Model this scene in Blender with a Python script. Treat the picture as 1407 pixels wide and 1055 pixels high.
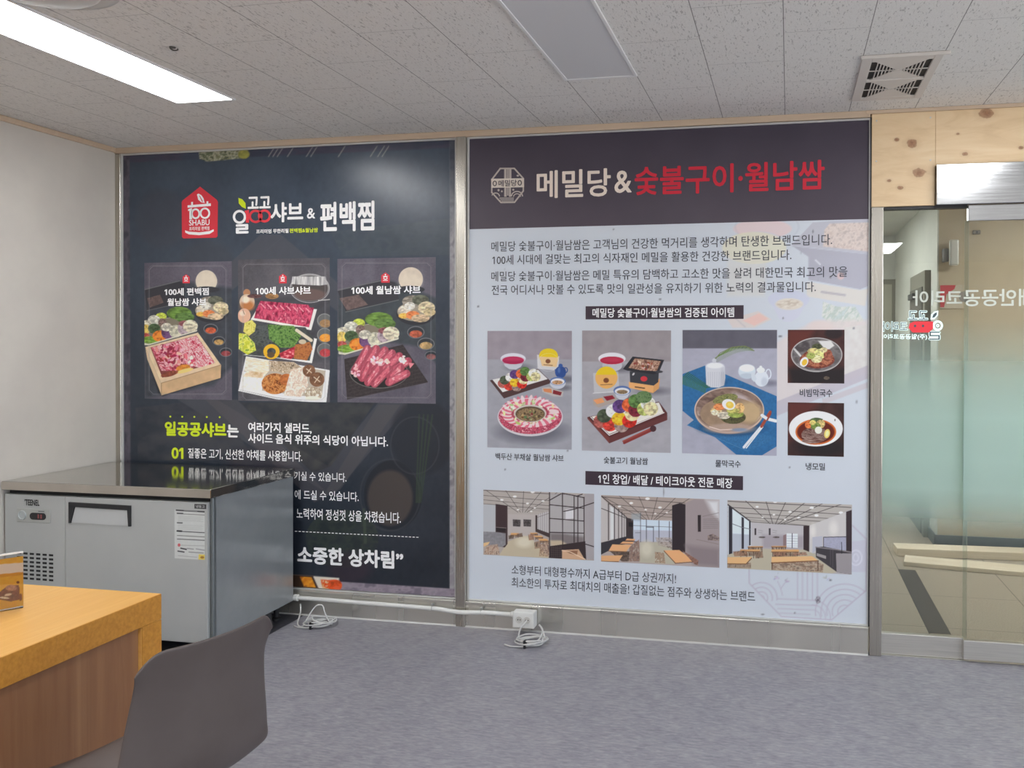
import bpy, bmesh, math, random
import numpy as np
from mathutils import Vector, Matrix

SC = bpy.context.scene
COL = SC.collection
for _o in list(SC.objects):
    bpy.data.objects.remove(_o, do_unlink=True)

# ------------------------------------------------------------------ camera
CAM = np.array([2.8238, -4.3078, 1.4906])
YAW, PIT, ROL = -0.201846, -0.00903, 0.0021
FPX, SX, SY = 1190.01, 840.298, 481.943          # focal length and principal point of the photo, 1407 x 1055
_r = np.array([math.cos(YAW), -math.sin(YAW), 0.0])
_f = np.array([math.sin(YAW)*math.cos(PIT), math.cos(YAW)*math.cos(PIT), math.sin(PIT)])
_u = np.cross(_r, _f)
R2 = _r*math.cos(ROL) + _u*math.sin(ROL)
U2 = -_r*math.sin(ROL) + _u*math.cos(ROL)
cam_data = bpy.data.cameras.new('camera')
cam = bpy.data.objects.new('camera', cam_data)
COL.objects.link(cam)
cam.matrix_world = Matrix(((R2[0], U2[0], -_f[0], CAM[0]), (R2[1], U2[1], -_f[1], CAM[1]),
                           (R2[2], U2[2], -_f[2], CAM[2]), (0, 0, 0, 1)))
cam_data.sensor_width = 36.0
cam_data.lens = FPX/1407*36
cam_data.shift_x = (703.5-SX)/1407
cam_data.shift_y = (SY-527.5)/1407
cam_data.clip_start = 0.05
SC.camera = cam

# ------------------------------------------------------------------ light and exposure
LAMP = 21.0          # radiance of the ceiling panels of the room
HALL_LAMP = 45.0     # radiance of the panels in the corridor
w_ = bpy.data.worlds.new('world'); SC.world = w_; w_.use_nodes = True
# daylight for the added windows: pale sky, paving brightened to lift the ceiling
_nt = w_.node_tree; _tc = _nt.nodes.new('ShaderNodeTexCoord'); _sx = _nt.nodes.new('ShaderNodeSeparateXYZ'); _rp = _nt.nodes.new('ShaderNodeValToRGB')
_nt.links.new(_tc.outputs['Generated'], _sx.inputs[0])
_mp = _nt.nodes.new('ShaderNodeMapRange'); _mp.inputs[1].default_value = -1; _mp.inputs[2].default_value = 1; _nt.links.new(_sx.outputs[2], _mp.inputs[0])
_nt.links.new(_mp.outputs[0], _rp.inputs[0]); _nt.links.new(_rp.outputs[0], _nt.nodes['Background'].inputs[0])
_rp.color_ramp.elements[0].position = 0.47; _rp.color_ramp.elements[0].color = (1.0, 1.0, 0.99, 1)
_rp.color_ramp.elements[1].position = 0.53; _rp.color_ramp.elements[1].color = (0.60, 0.68, 0.80, 1)
DAY = 5.0
_nt.nodes['Background'].inputs[1].default_value = DAY
# light portal filling the added, unseen window openings of the right wall
_pl = bpy.data.lights.new('window_portal', 'AREA'); _pl.shape = 'RECTANGLE'; _pl.size = 6.0; _pl.size_y = 1.9; _pl.cycles.is_portal = True
_po = bpy.data.objects.new('window_portal', _pl); COL.objects.link(_po); _po.location = (6.45, -4.2, 1.45)
_po.rotation_euler = (math.radians(90), 0, math.radians(90))
SC.view_settings.view_transform = 'Standard'
SC.view_settings.look = 'None'
SC.view_settings.exposure = 0.0
SC.view_settings.gamma = 1.0
SC.view_settings.use_curve_mapping = False

# ------------------------------------------------------------------ measuring helpers
def ray(px, py):
    return _f + (px-SX)/FPX*R2 - (py-SY)/FPX*U2
def at(px, py, ax=1, v=0.0):
    d = ray(px, py); t = (v-CAM[ax])/d[ax]
    return CAM + t*d
def wx(px, py, y=0.0): return float(at(px, py, 1, y)[0])
def wz(px, py, y=0.0): return float(at(px, py, 1, y)[2])
def proj(P):
    d = P-CAM; k = d@_f
    return SX + FPX*(d@R2)/k, SY - FPX*(d@U2)/k

# ------------------------------------------------------------------ materials
def lin1(v):
    v = v/255.0
    return v/12.92 if v <= 0.04045 else ((v+0.055)/1.055)**2.4
def c(r, g, b, k=1.0):
    return (min(1, lin1(r)*k), min(1, lin1(g)*k), min(1, lin1(b)*k), 1.0)
MATS = {}
def mat(name, col, rough=0.5, metal=0.0, spec=0.5, emit=None, alpha=None):
    if name in MATS: return MATS[name]
    m = bpy.data.materials.new(name); m.use_nodes = True
    b = m.node_tree.nodes['Principled BSDF']
    b.inputs['Base Color'].default_value = col
    b.inputs['Roughness'].default_value = rough
    b.inputs['Metallic'].default_value = metal
    b.inputs['Specular IOR Level'].default_value = spec
    if emit:
        b.inputs['Emission Color'].default_value = col
        b.inputs['Emission Strength'].default_value = emit
    MATS[name] = m
    return m
class NT:
    """tiny node-graph writer"""
    def __init__(s, m): s.t = m.node_tree; s.b = s.t.nodes.get('Principled BSDF')
    def n(s, typ, **k):
        q = s.t.nodes.new(typ)
        for a, v in k.items(): setattr(q, a, v)
        return q
    def l(s, a, b): s.t.links.new(a, b)
    def coords(s, scale=(1, 1, 1), kind='Object', rot=(0, 0, 0)):
        t = s.n('ShaderNodeTexCoord'); mp = s.n('ShaderNodeMapping')
        mp.inputs['Scale'].default_value = scale; mp.inputs['Rotation'].default_value = rot
        s.l(t.outputs[kind], mp.inputs['Vector']); return mp.outputs[0]
    def noise(s, vec, scale, detail=3, rough=0.55, dist=0.0):
        q = s.n('ShaderNodeTexNoise'); q.inputs['Scale'].default_value = scale
        q.inputs['Detail'].default_value = detail; q.inputs['Roughness'].default_value = rough
        q.inputs['Distortion'].default_value = dist
        s.l(vec, q.inputs['Vector']); return q.outputs['Fac']
    def ramp(s, fac, stops):
        q = s.n('ShaderNodeValToRGB'); e = q.color_ramp.elements
        while len(e) < len(stops): e.new(0.5)
        for i, (p, col) in enumerate(stops): e[i].position = p; e[i].color = col
        s.l(fac, q.inputs[0]); return q.outputs[0]
    def math(s, op, a, b=None, c_=None):
        q = s.n('ShaderNodeMath', operation=op)
        for i, v in enumerate((a, b, c_)):
            if v is None: continue
            if isinstance(v, (int, float)): q.inputs[i].default_value = v
            else: s.l(v, q.inputs[i])
        return q.outputs[0]
    def mix(s, fac, a, b, blend='MIX'):
        q = s.n('ShaderNodeMix', data_type='RGBA', blend_type=blend)
        for sock, v in ((q.inputs[0], fac), (q.inputs[6], a), (q.inputs[7], b)):
            if isinstance(v, (int, float, tuple)): sock.default_value = v
            else: s.l(v, sock)
        return q.outputs[2]
    def bump(s, h, strength=0.2, dist=0.002):
        q = s.n('ShaderNodeBump'); q.inputs['Strength'].default_value = strength
        q.inputs['Distance'].default_value = dist
        s.l(h, q.inputs['Height']); s.l(q.outputs[0], s.b.inputs['Normal'])

def noisy(name, a, b, scale, stretch=(1, 1, 1), rough=0.5, metal=0.0, spec=0.5, detail=4, bump=0.0, dist=0.0, lo=0.35, hi=0.65):
    if name in MATS: return MATS[name]
    m = mat(name, a, rough, metal, spec); t = NT(m)
    f = t.noise(t.coords(stretch), scale, detail, 0.6, dist)
    t.l(t.ramp(f, [(lo, a), (hi, b)]), t.b.inputs['Base Color'])
    if bump: t.bump(f, bump)
    return m
def brushed(name, a, rough, stretch, amp=0.05):
    """brushed stainless steel"""
    if name in MATS: return MATS[name]
    m = mat(name, a, rough, 1.0); t = NT(m)
    f = t.noise(t.coords(stretch), 1.0, 3)
    d = tuple(v*0.82 for v in a[:3])+(1,)
    t.l(t.ramp(f, [(0.3, d), (0.7, a)]), t.b.inputs['Base Color'])
    t.l(t.math('MULTIPLY_ADD', f, amp*2, rough-amp), t.b.inputs['Roughness'])
    t.bump(f, 0.006, 0.0005)
    return m

M_wall = noisy('plaster', c(209, 204, 196), c(202, 197, 190), 3, rough=0.75, spec=0.2)
M_walltan = noisy('tan_paint', c(196, 178, 152), c(188, 170, 146), 2, rough=0.6, spec=0.3)
M_wallpale = noisy('pale_paint', c(208, 207, 198), c(200, 199, 192), 2, rough=0.6, spec=0.3)
M_steel = brushed('brushed_steel', c(216, 213, 206), 0.30, (3, 3, 220)); M_steel.node_tree.nodes['Principled BSDF'].inputs['Metallic'].default_value = 0.7
M_steelv = brushed('brushed_steel_upright', c(205, 200, 190), 0.26, (200, 200, 3))
M_steeltop = noisy('worktop_steel', c(196, 194, 188), c(186, 184, 178), 3, (2, 40, 2), rough=0.10, metal=1.0)
M_steelside = noisy('side_enamel', c(162, 167, 169), c(155, 160, 163), 3, (60, 2, 2), rough=0.22, metal=0.25, spec=0.6)
M_alu = mat('white_aluminium', c(205, 205, 203), 0.4, 0.3)
M_dark = mat('dark_gap', c(28, 28, 29), 0.7)
M_pine = None
def wood(name, a, b, k, axis, scale=1.0, rough=0.45, knots=False):
    if name in MATS: return MATS[name]
    m = mat(name, a, rough); t = NT(m)
    st = [14*scale]*3; st[axis] = 0.9*scale
    v = t.coords(tuple(st))
    f1 = t.noise(v, 1.6, 5, 0.6, 0.6); f2 = t.noise(t.coords(tuple(q*6 for q in st)), 1.5, 2)
    base = t.ramp(f1, [(0.3, a), (0.5, b), (0.72, k)])
    base = t.mix(0.25, base, t.ramp(f2, [(0.35, a), (0.65, k)]))
    t.l(base, t.b.inputs['Base Color']); t.bump(f2, 0.05)
    return m
M_table = wood('oak_laminate', c(234, 180, 98), c(224, 166, 84), c(238, 190, 112), 1, 1.0, 0.33)
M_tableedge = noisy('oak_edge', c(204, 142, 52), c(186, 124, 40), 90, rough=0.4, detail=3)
M_panel = wood('walnut_laminate', c(150, 106, 72), c(134, 90, 60), c(162, 120, 84), 2, 0.55, 0.45)
M_strip = wood('pine_strip', c(208, 186, 162), c(198, 176, 152), c(214, 194, 172), 0, 1.0, 0.5)
M_lumber = wood('pale_lumber', c(232, 218, 196), c(222, 206, 182), c(238, 226, 208), 0, 1.0, 0.6)
M_black = mat('black_plastic', c(38, 38, 40), 0.45)
M_white = mat('white_plastic', c(226, 226, 222), 0.4)
M_cable = mat('grey_white_cable', c(206, 206, 204), 0.45)

# ------------------------------------------------------------------ object helpers
def tag(o, label=None, cat=None, group=None, kind=None):
    if label: o['label'] = label
    if cat: o['category'] = cat
    if group: o['group'] = group
    if kind: o['kind'] = kind
    return o
def empty(name, loc, label, cat, group=None, rz=0.0):
    o = bpy.data.objects.new(name, None); COL.objects.link(o)
    o.location = loc; o.rotation_euler = (0, 0, rz); o.empty_display_size = 0.1
    return tag(o, label, cat, group)
def link(name, me, m, parent=None, local=False, smooth=False):
    o = bpy.data.objects.new(name, me); COL.objects.link(o)
    if m is not None and not me.materials:
        for q in (m if isinstance(m, (list, tuple)) else [m]): me.materials.append(q)
    if parent is not None:
        o.parent = parent
        if not local:
            off = Vector((0, 0, 0)); q = parent
            while q is not None: off += q.location; q = q.parent
            me.transform(Matrix.Translation(-off))
    if smooth: me.shade_smooth()
    return o
def root_at(o, loc):
    """move a top-level mesh's origin to loc without moving the mesh"""
    o.data.transform(Matrix.Translation(-Vector(loc))); o.location = loc
    return o
class MB:
    def __init__(s): s.bm = bmesh.new()
    def box(s, x0, x1, y0, y1, z0, z1, bev=0.0, seg=2, mi=0):
        g = bmesh.ops.create_cube(s.bm, size=1.0)
        vs = g['verts']
        for v in vs:
            v.co = Vector(((x0+x1)/2+v.co.x*(x1-x0), (y0+y1)/2+v.co.y*(y1-y0), (z0+z1)/2+v.co.z*(z1-z0)))
        fs = {f for v in vs for f in v.link_faces}
        for f in fs: f.material_index = mi
        if bev:
            es = list({e for v in vs for e in v.link_edges})
            r = bmesh.ops.bevel(s.bm, geom=es, offset=bev, segments=seg, affect='EDGES', profile=0.5)
            for f in r['faces']: f.material_index = mi
        return s
    def prism(s, pts, d, mi=0):
        """pts: 3-D polygon, d: extrusion vector"""
        d = Vector(d)
        a = [s.bm.verts.new(Vector(p)) for p in pts]; b = [s.bm.verts.new(Vector(p)+d) for p in pts]
        n = len(pts)
        fs = [s.bm.faces.new(a), s.bm.faces.new(b[::-1])]
        for i in range(n): fs.append(s.bm.faces.new((a[i], b[i], b[(i+1) % n], a[(i+1) % n])))
        for f in fs: f.material_index = mi
        return s
    def lathe(s, prof, cen, axis='z', seg=40, mi=0):
        """prof: (radius, height) pairs about an axis through cen"""
        rings = []
        for r, h in prof:
            ring = []
            for k in range(seg):
                a = 2*math.pi*k/seg; p = (r*math.cos(a), r*math.sin(a), h)
                if axis == 'y': p = (p[0], p[2], p[1])
                if axis == 'x': p = (p[2], p[0], p[1])
                ring.append(s.bm.verts.new(Vector(cen)+Vector(p)))
            rings.append(ring)
        for i in range(len(rings)-1):
            for k in range(seg):
                f = s.bm.faces.new((rings[i][k], rings[i][(k+1) % seg], rings[i+1][(k+1) % seg], rings[i+1][k]))
                f.material_index = mi
        for rr, fl in ((rings[0], True), (rings[-1], False)):
            f = s.bm.faces.new(rr[::-1] if fl else rr); f.material_index = mi
        return s
    def tube(s, pts, r, seg=10, closed=False, mi=0):
        P = [Vector(p) for p in pts]; n = len(P); rings = []
        up = Vector((0, 0, 1)); prev = None
        for i, p in enumerate(P):
            t = (P[(i+1) % n]-P[i-1]) if closed else (P[min(i+1, n-1)]-P[max(i-1, 0)])
            t.normalize()
            if prev is None:
                a = t.cross(up)
                if a.length < 1e-3: a = t.cross(Vector((1, 0, 0)))
                a.normalize()
            else:
                a = prev-t*prev.dot(t); a.normalize()
            prev = a; b = t.cross(a)
            rr = r[i] if isinstance(r, (list, tuple)) else r
            rings.append([s.bm.verts.new(p+(a*math.cos(2*math.pi*k/seg)+b*math.sin(2*math.pi*k/seg))*rr) for k in range(seg)])
        for i in range(n if closed else n-1):
            A, B = rings[i], rings[(i+1) % n]
            for k in range(seg):
                f = s.bm.faces.new((A[k], A[(k+1) % seg], B[(k+1) % seg], B[k])); f.material_index = mi
        if not closed:
            s.bm.faces.new(rings[0][::-1]); s.bm.faces.new(rings[-1])
        return s
    def obj(s, name, m, parent=None, local=False, smooth=False):
        bmesh.ops.recalc_face_normals(s.bm, faces=s.bm.faces)
        me = bpy.data.meshes.new(name); s.bm.to_mesh(me); s.bm.free()
        return link(name, me, m, parent, local, smooth)
def spline(pts, n=8, closed=False):
    P = [np.array(p, float) for p in pts]; out = []; N = len(P)
    for i in range(N if closed else N-1):
        g = (lambda k: P[k % N]) if closed else (lambda k: P[max(0, min(N-1, k))])
        p0, p1, p2, p3 = g(i-1), g(i), g(i+1), g(i+2)
        for k in range(n):
            t = k/n
            out.append(0.5*((2*p1)+(-p0+p2)*t+(2*p0-5*p1+4*p2-p3)*t*t+(-p0+3*p1-3*p2+p3)*t**3))
    if not closed: out.append(P[-1])
    return out
def structure(o): return tag(o, kind='structure')

# flat lettering: text is turned into a mesh and fitted to a box measured on the photo
_fc = bpy.data.curves.new('lettering', 'FONT'); _fo = bpy.data.objects.new('lettering', _fc); COL.objects.link(_fo)
def text_mesh(body, bold=0.0, res=3):
    _fc.body = body; _fc.offset = bold; _fc.resolution_u = res; _fc.size = 1.0
    dg = bpy.context.evaluated_depsgraph_get(); dg.update()
    me = bpy.data.meshes.new_from_object(_fo.evaluated_get(dg))
    me.materials.clear()
    if '1' in body:                        # this typeface draws 1 as a bare stem: give it its flag
        bm = bmesh.new(); bm.from_mesh(me)
        for f in list(bm.faces):
            xs = sorted({round(v.co.x, 3) for g in f.verts for e in g.link_edges for v in e.verts}); ys = [v.co.y for g in f.verts for e in g.link_edges for v in e.verts]
            n_ = {v for g in f.verts for e in g.link_edges for v in e.verts}
            if len(n_) == 4 and abs(min(ys)) < 0.03 and 0.6 < max(ys) < 0.76 and 0.06 < xs[-1]-xs[0] < 0.16 and len(f.verts) in (3, 4):
                x, y = xs[0], max(ys)
                k = (round(x, 2),)
                if k in seen_flags: continue
                seen_flags.add(k)
                vs = [bm.verts.new(q) for q in ((x, y, 0), (x-0.15, y-0.12, 0), (x-0.15, y-0.22, 0), (x, y-0.12, 0))]
                bm.faces.new(vs)
        seen_flags.clear(); bm.to_mesh(me); bm.free()
    return me
seen_flags = set()
def fit_text(name, body, x0, x1, z0, z1, y, m, parent, bold=0.01, mirror=False, shear=0.0):
    """lettering standing in the plane y, ink box x0..x1, z0..z1"""
    me = text_mesh(body, bold if bold < 0.013 else 0.0)
    if bold >= 0.013:                      # heavy weights: strokes thickened by overlapping copies
        bm = bmesh.new(); src = me
        for k in range(9):
            a = 2*math.pi*k/8; rr = 0.0 if k == 8 else bold*0.85
            i0 = len(bm.verts); bm.from_mesh(src); bm.verts.ensure_lookup_table()
            for v in bm.verts[i0:]: v.co.x += rr*math.cos(a); v.co.y += rr*math.sin(a); v.co.z = k
        me = bpy.data.meshes.new(name); bm.to_mesh(me); bm.free()
    n = len(me.vertices); co = np.zeros(n*3, np.float32); me.vertices.foreach_get('co', co); co = co.reshape(-1, 3)
    lo, hi = co.min(0), co.max(0)
    u = (co[:, 0]-lo[0])/(hi[0]-lo[0]); v = (co[:, 1]-lo[1])/(hi[1]-lo[1])
    if mirror: u = 1-u
    out = np.stack([x0+u*(x1-x0)+shear*v, y-co[:, 2]*2.5e-5, z0+v*(z1-z0)], 1)   # copies lie a hair apart.astype(np.float32)
    me.vertices.foreach_set('co', out.ravel())
    if mirror: me.flip_normals()
    me.update()
    return link(name, me, m, parent)
def ptext(name, body, box, y, m, parent, bold=0.01, mirror=False, plane=0.0):
    """box = (left, top, right, bottom) in photo pixels on the wall; top and bottom are read at the middle"""
    a, t, b, d = box; xm = (a+b)/2; ym = (t+d)/2
    return fit_text(name, body, wx(a, ym, plane), wx(b, ym, plane), wz(xm, d, plane), wz(xm, t, plane), y, m, parent, bold, mirror)
def shapes(name, polys, y, m, parent, plane=0.0, px=True):
    """flat printed shapes; every polygon is a list of photo-pixel points on the wall"""
    bm = bmesh.new()
    for P in polys:
        vs = []
        for q in P:
            x, z = (wx(q[0], q[1], plane), wz(q[0], q[1], plane)) if px else q
            vs.append(bm.verts.new((x, y, z)))
        bm.faces.new(vs)
    bmesh.ops.recalc_face_normals(bm, faces=bm.faces)
    for f in bm.faces:
        if f.normal.y > 0: f.normal_flip()
    bmesh.ops.triangulate(bm, faces=bm.faces)
    me = bpy.data.meshes.new(name); bm.to_mesh(me); bm.free()
    return link(name, me, m, parent)
def ringp(cx, cy, rx, ry, w, n=32, a0=0.0, a1=2*math.pi):
    """a ring as a list of quads"""
    P = []
    for k in range(n):
        a, b = a0+(a1-a0)*k/n, a0+(a1-a0)*(k+1)/n
        P.append([(cx+rx*math.cos(a), cy+ry*math.sin(a)), (cx+rx*math.cos(b), cy+ry*math.sin(b)),
                  (cx+(rx-w)*math.cos(b), cy+(ry-w)*math.sin(b)), (cx+(rx-w)*math.cos(a), cy+(ry-w)*math.sin(a))])
    return P
def ellp(cx, cy, rx, ry, n=28): return [(cx+rx*math.cos(2*math.pi*k/n), cy+ry*math.sin(2*math.pi*k/n)) for k in range(n)]
def barp(x0, y0, x1, y1): return [(x0, y0), (x1, y0), (x1, y1), (x0, y1)]
def strokep(pts, w):
    out = []
    for (a, b), (d, e) in zip(pts[:-1], pts[1:]):
        L = math.hypot(d-a, e-b) or 1; nx, ny = -(e-b)/L*w/2, (d-a)/L*w/2
        out.append([(a+nx, b+ny), (d+nx, e+ny), (d-nx, e-ny), (a-nx, b-ny)])
    return out

# ------------------------------------------------------------------ printed pictures: a fine grid with one ink colour per vertex
def vnoise(x, y, seed=0):
    xi = np.floor(x).astype(np.int64); yi = np.floor(y).astype(np.int64); fx = x-xi; fy = y-yi
    def h(a, b):
        q = (a*374761393+b*668265263+seed*1442695041) & 0x7fffffff
        q = ((q ^ (q >> 13))*1274126177) & 0x7fffffff
        return ((q ^ (q >> 16)) & 0xffff)/65535.0
    sx = fx*fx*(3-2*fx); sy = fy*fy*(3-2*fy)
    return (h(xi, yi)*(1-sx)+h(xi+1, yi)*sx)*(1-sy)+(h(xi, yi+1)*(1-sx)+h(xi+1, yi+1)*sx)*sy
def fnoise(x, y, seed=0, o=3):
    s = 0; a = 0.5
    for k in range(o): s = s+a*vnoise(x*2**k, y*2**k, seed+k); a *= 0.5
    return s/(1-0.5**o)
PRINT_GAIN = 1.3     # paper reflectance for a colour read off the photograph
def ink(name, rough, spec):
    if name in MATS: return MATS[name]
    m = mat(name, (1, 1, 1, 1), rough, 0, spec); t = NT(m)
    a = t.n('ShaderNodeAttribute', attribute_name='ink'); t.l(a.outputs['Color'], t.b.inputs['Base Color'])
    return m
class Cv:
    """a flat print spanned by O + s*U + t*V (world); painted in the pixels of a zoomed crop (x0, y0, scale)"""
    def __init__(s, O, U, V, nu, nv, crop):
        s.O, s.U, s.V = (np.array(q, float) for q in (O, U, V)); s.nu, s.nv = nu, nv
        a, b = np.meshgrid(np.linspace(0, 1, nu), np.linspace(0, 1, nv))
        s.P = s.O+a.ravel()[:, None]*s.U+b.ravel()[:, None]*s.V
        x, y = proj(s.P); s.X = (x-crop[0])*crop[2]; s.Y = (y-crop[1])*crop[2]
        s.C = np.ones((nu*nv, 3))*128.0
        s.soft = crop[2]*0.5
        s.rnd = random.Random(7)
    def put(s, m, col, nz=None):
        col = np.array(col, float)
        if nz is not None: 
            col = col[None, :]*(1+nz[0]*(fnoise(s.X/nz[1], s.Y/nz[1], 5)-0.5)*2)[:, None]
        s.C = s.C*(1-m[:, None])+col*m[:, None]
    def fill(s, col, nz=None): s.put(np.ones(len(s.X)), col, nz)
    def grad(s, top, bot, y0, y1, m=None):
        t = np.clip((s.Y-y0)/(y1-y0), 0, 1)[:, None]; k = np.array(top, float)*(1-t)+np.array(bot, float)*t
        if m is None: s.C = k
        else: s.C = s.C*(1-m[:, None])+k*m[:, None]
    def mell(s, cx, cy, rx, ry, rot=0.0, soft=None):
        soft = soft or s.soft; ca, sa = math.cos(rot), math.sin(rot)
        dx, dy = s.X-cx, s.Y-cy; u = (dx*ca+dy*sa)/rx; v = (-dx*sa+dy*ca)/ry
        d = np.sqrt(u*u+v*v); return np.clip((1-d)*min(rx, ry)/soft+0.5, 0, 1)
    def ell(s, cx, cy, rx, ry, col, rot=0.0, a=1.0, soft=None, nz=None): s.put(s.mell(cx, cy, rx, ry, rot, soft)*a, col, nz)
    def ring(s, cx, cy, rx, ry, w, col, a=1.0, rot=0.0):
        s.put(np.clip(s.mell(cx, cy, rx, ry, rot)-s.mell(cx, cy, rx-w, ry-w, rot), 0, 1)*a, col)
    def mpoly(s, pts, soft=None):
        soft = soft or s.soft; ins = np.zeros(len(s.X), bool); dm = np.full(len(s.X), 1e9); n = len(pts)
        for i in range(n):
            (x1, y1), (x2, y2) = pts[i], pts[(i+1) % n]
            dx, dy = x2-x1, y2-y1; L = dx*dx+dy*dy or 1e-9
            t = np.clip(((s.X-x1)*dx+(s.Y-y1)*dy)/L, 0, 1)
            dm = np.minimum(dm, np.hypot(s.X-x1-t*dx, s.Y-y1-t*dy))
            if y1 != y2: ins ^= ((y1 > s.Y) != (y2 > s.Y)) & (s.X < (x2-x1)*(s.Y-y1)/(y2-y1)+x1)
        return np.clip(np.where(ins, dm, -dm)/soft+0.5, 0, 1)
    def poly(s, pts, col, a=1.0, soft=None, nz=None): s.put(s.mpoly(pts, soft)*a, col, nz)
    def line(s, pts, w, col, a=1.0):
        dm = np.full(len(s.X), 1e9)
        for (x1, y1), (x2, y2) in zip(pts[:-1], pts[1:]):
            dx, dy = x2-x1, y2-y1; L = dx*dx+dy*dy or 1e-9
            t = np.clip(((s.X-x1)*dx+(s.Y-y1)*dy)/L, 0, 1)
            dm = np.minimum(dm, np.hypot(s.X-x1-t*dx, s.Y-y1-t*dy))
        s.put(np.clip((w/2-dm)/s.soft+0.5, 0, 1)*a, col)
    def mottle(s, m, pal, sx, sy, seed=1, rot=0.0, o=3):
        """fill a mask with noise mapped through a palette (marbled meat, noodles, greens)"""
        ca, sa = math.cos(rot), math.sin(rot)
        u = (s.X*ca+s.Y*sa)/sx; v = (-s.X*sa+s.Y*ca)/sy
        f = np.clip((fnoise(u, v, seed, o)-0.5)*1.9+0.5, 0, 0.9999)*(len(pal)-1)
        i = f.astype(int); t = (f-i)[:, None]; P = np.array(pal, float)
        col = P[i]*(1-t)+P[np.minimum(i+1, len(pal)-1)]*t
        s.C = s.C*(1-m[:, None])+col*m[:, None]
    def bits(s, cx, cy, rx, ry, n, r, pal, rot=0.0, el=1.0):
        for k in range(n):
            a = s.rnd.uniform(0, 6.283); q = math.sqrt(s.rnd.random())
            x, y = rx*q*math.cos(a), ry*q*math.sin(a)
            x, y = x*math.cos(rot)-y*math.sin(rot), x*math.sin(rot)+y*math.cos(rot)
            rr = r*s.rnd.uniform(0.6, 1.3)
            col = [min(255, max(0, v+s.rnd.uniform(-14, 14))) for v in s.rnd.choice(pal)]
            s.ell(cx+x, cy+y, rr*el, rr, col, s.rnd.uniform(0, 3.14) if el != 1 else 0)
    def heap(s, cx, cy, rx, ry, col, seed=1):
        """a little mound of shredded food"""
        d = [v*0.74 for v in col]; h = [min(255, v*1.12+8) for v in col]
        s.mottle(s.mell(cx, cy, rx, ry), [d, col, h], max(5, rx*0.35), max(5, ry*0.3), seed)
    def build(s, name, m, parent):
        nu, nv = s.nu, s.nv; n = nu*nv
        me = bpy.data.meshes.new(name)
        i = np.arange(n).reshape(nv, nu)
        q = np.stack([i[:-1, :-1], i[:-1, 1:], i[1:, 1:], i[1:, :-1]], -1).reshape(-1, 4)
        if np.cross(s.U, s.V)[1] > 0: q = q[:, ::-1]
        nf = len(q)
        me.vertices.add(n); me.vertices.foreach_set('co', s.P.astype(np.float32).ravel())
        me.loops.add(nf*4); me.polygons.add(nf)
        me.loops.foreach_set('vertex_index', q.astype(np.int32).ravel())
        me.polygons.foreach_set('loop_start', (np.arange(nf)*4).astype(np.int32))
        me.polygons.foreach_set('loop_total', np.full(nf, 4, np.int32))
        me.update(); me.validate()
        v = np.clip(s.C, 0, 255)/255.0
        L = np.where(v <= 0.04045, v/12.92, ((v+0.055)/1.055)**2.4)*PRINT_GAIN
        L = np.clip(L, 0, 0.92)
        at_ = me.attributes.new('ink', 'FLOAT_COLOR', 'POINT')
        at_.data.foreach_set('color', np.concatenate([L, np.ones((n, 1))], 1).astype(np.float32).ravel())
        return link(name, me, m, parent)
def wall_canvas(rect, crop, y, dens=1.5):
    """rect: photo-pixel box (l, t, r, b) on the wall, read at its middle"""
    l, t, r, b = rect; xm, ym = (l+r)/2, (t+b)/2
    x0, x1 = wx(l, ym), wx(r, ym); z1, z0 = wz(xm, t), wz(xm, b)
    nu, nv = max(8, int((r-l)*dens)), max(8, int((b-t)*dens))
    return Cv((x0, y, z0), (x1-x0, 0, 0), (0, 0, z1-z0), nu, nv, crop)

#@@ROOM
# ================================================================== the room
XL, XR, YF, H = -0.9615, 6.4, -8.2, 2.6
HX0, HY1 = 2.2, 2.41          # corridor behind the glass

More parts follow.
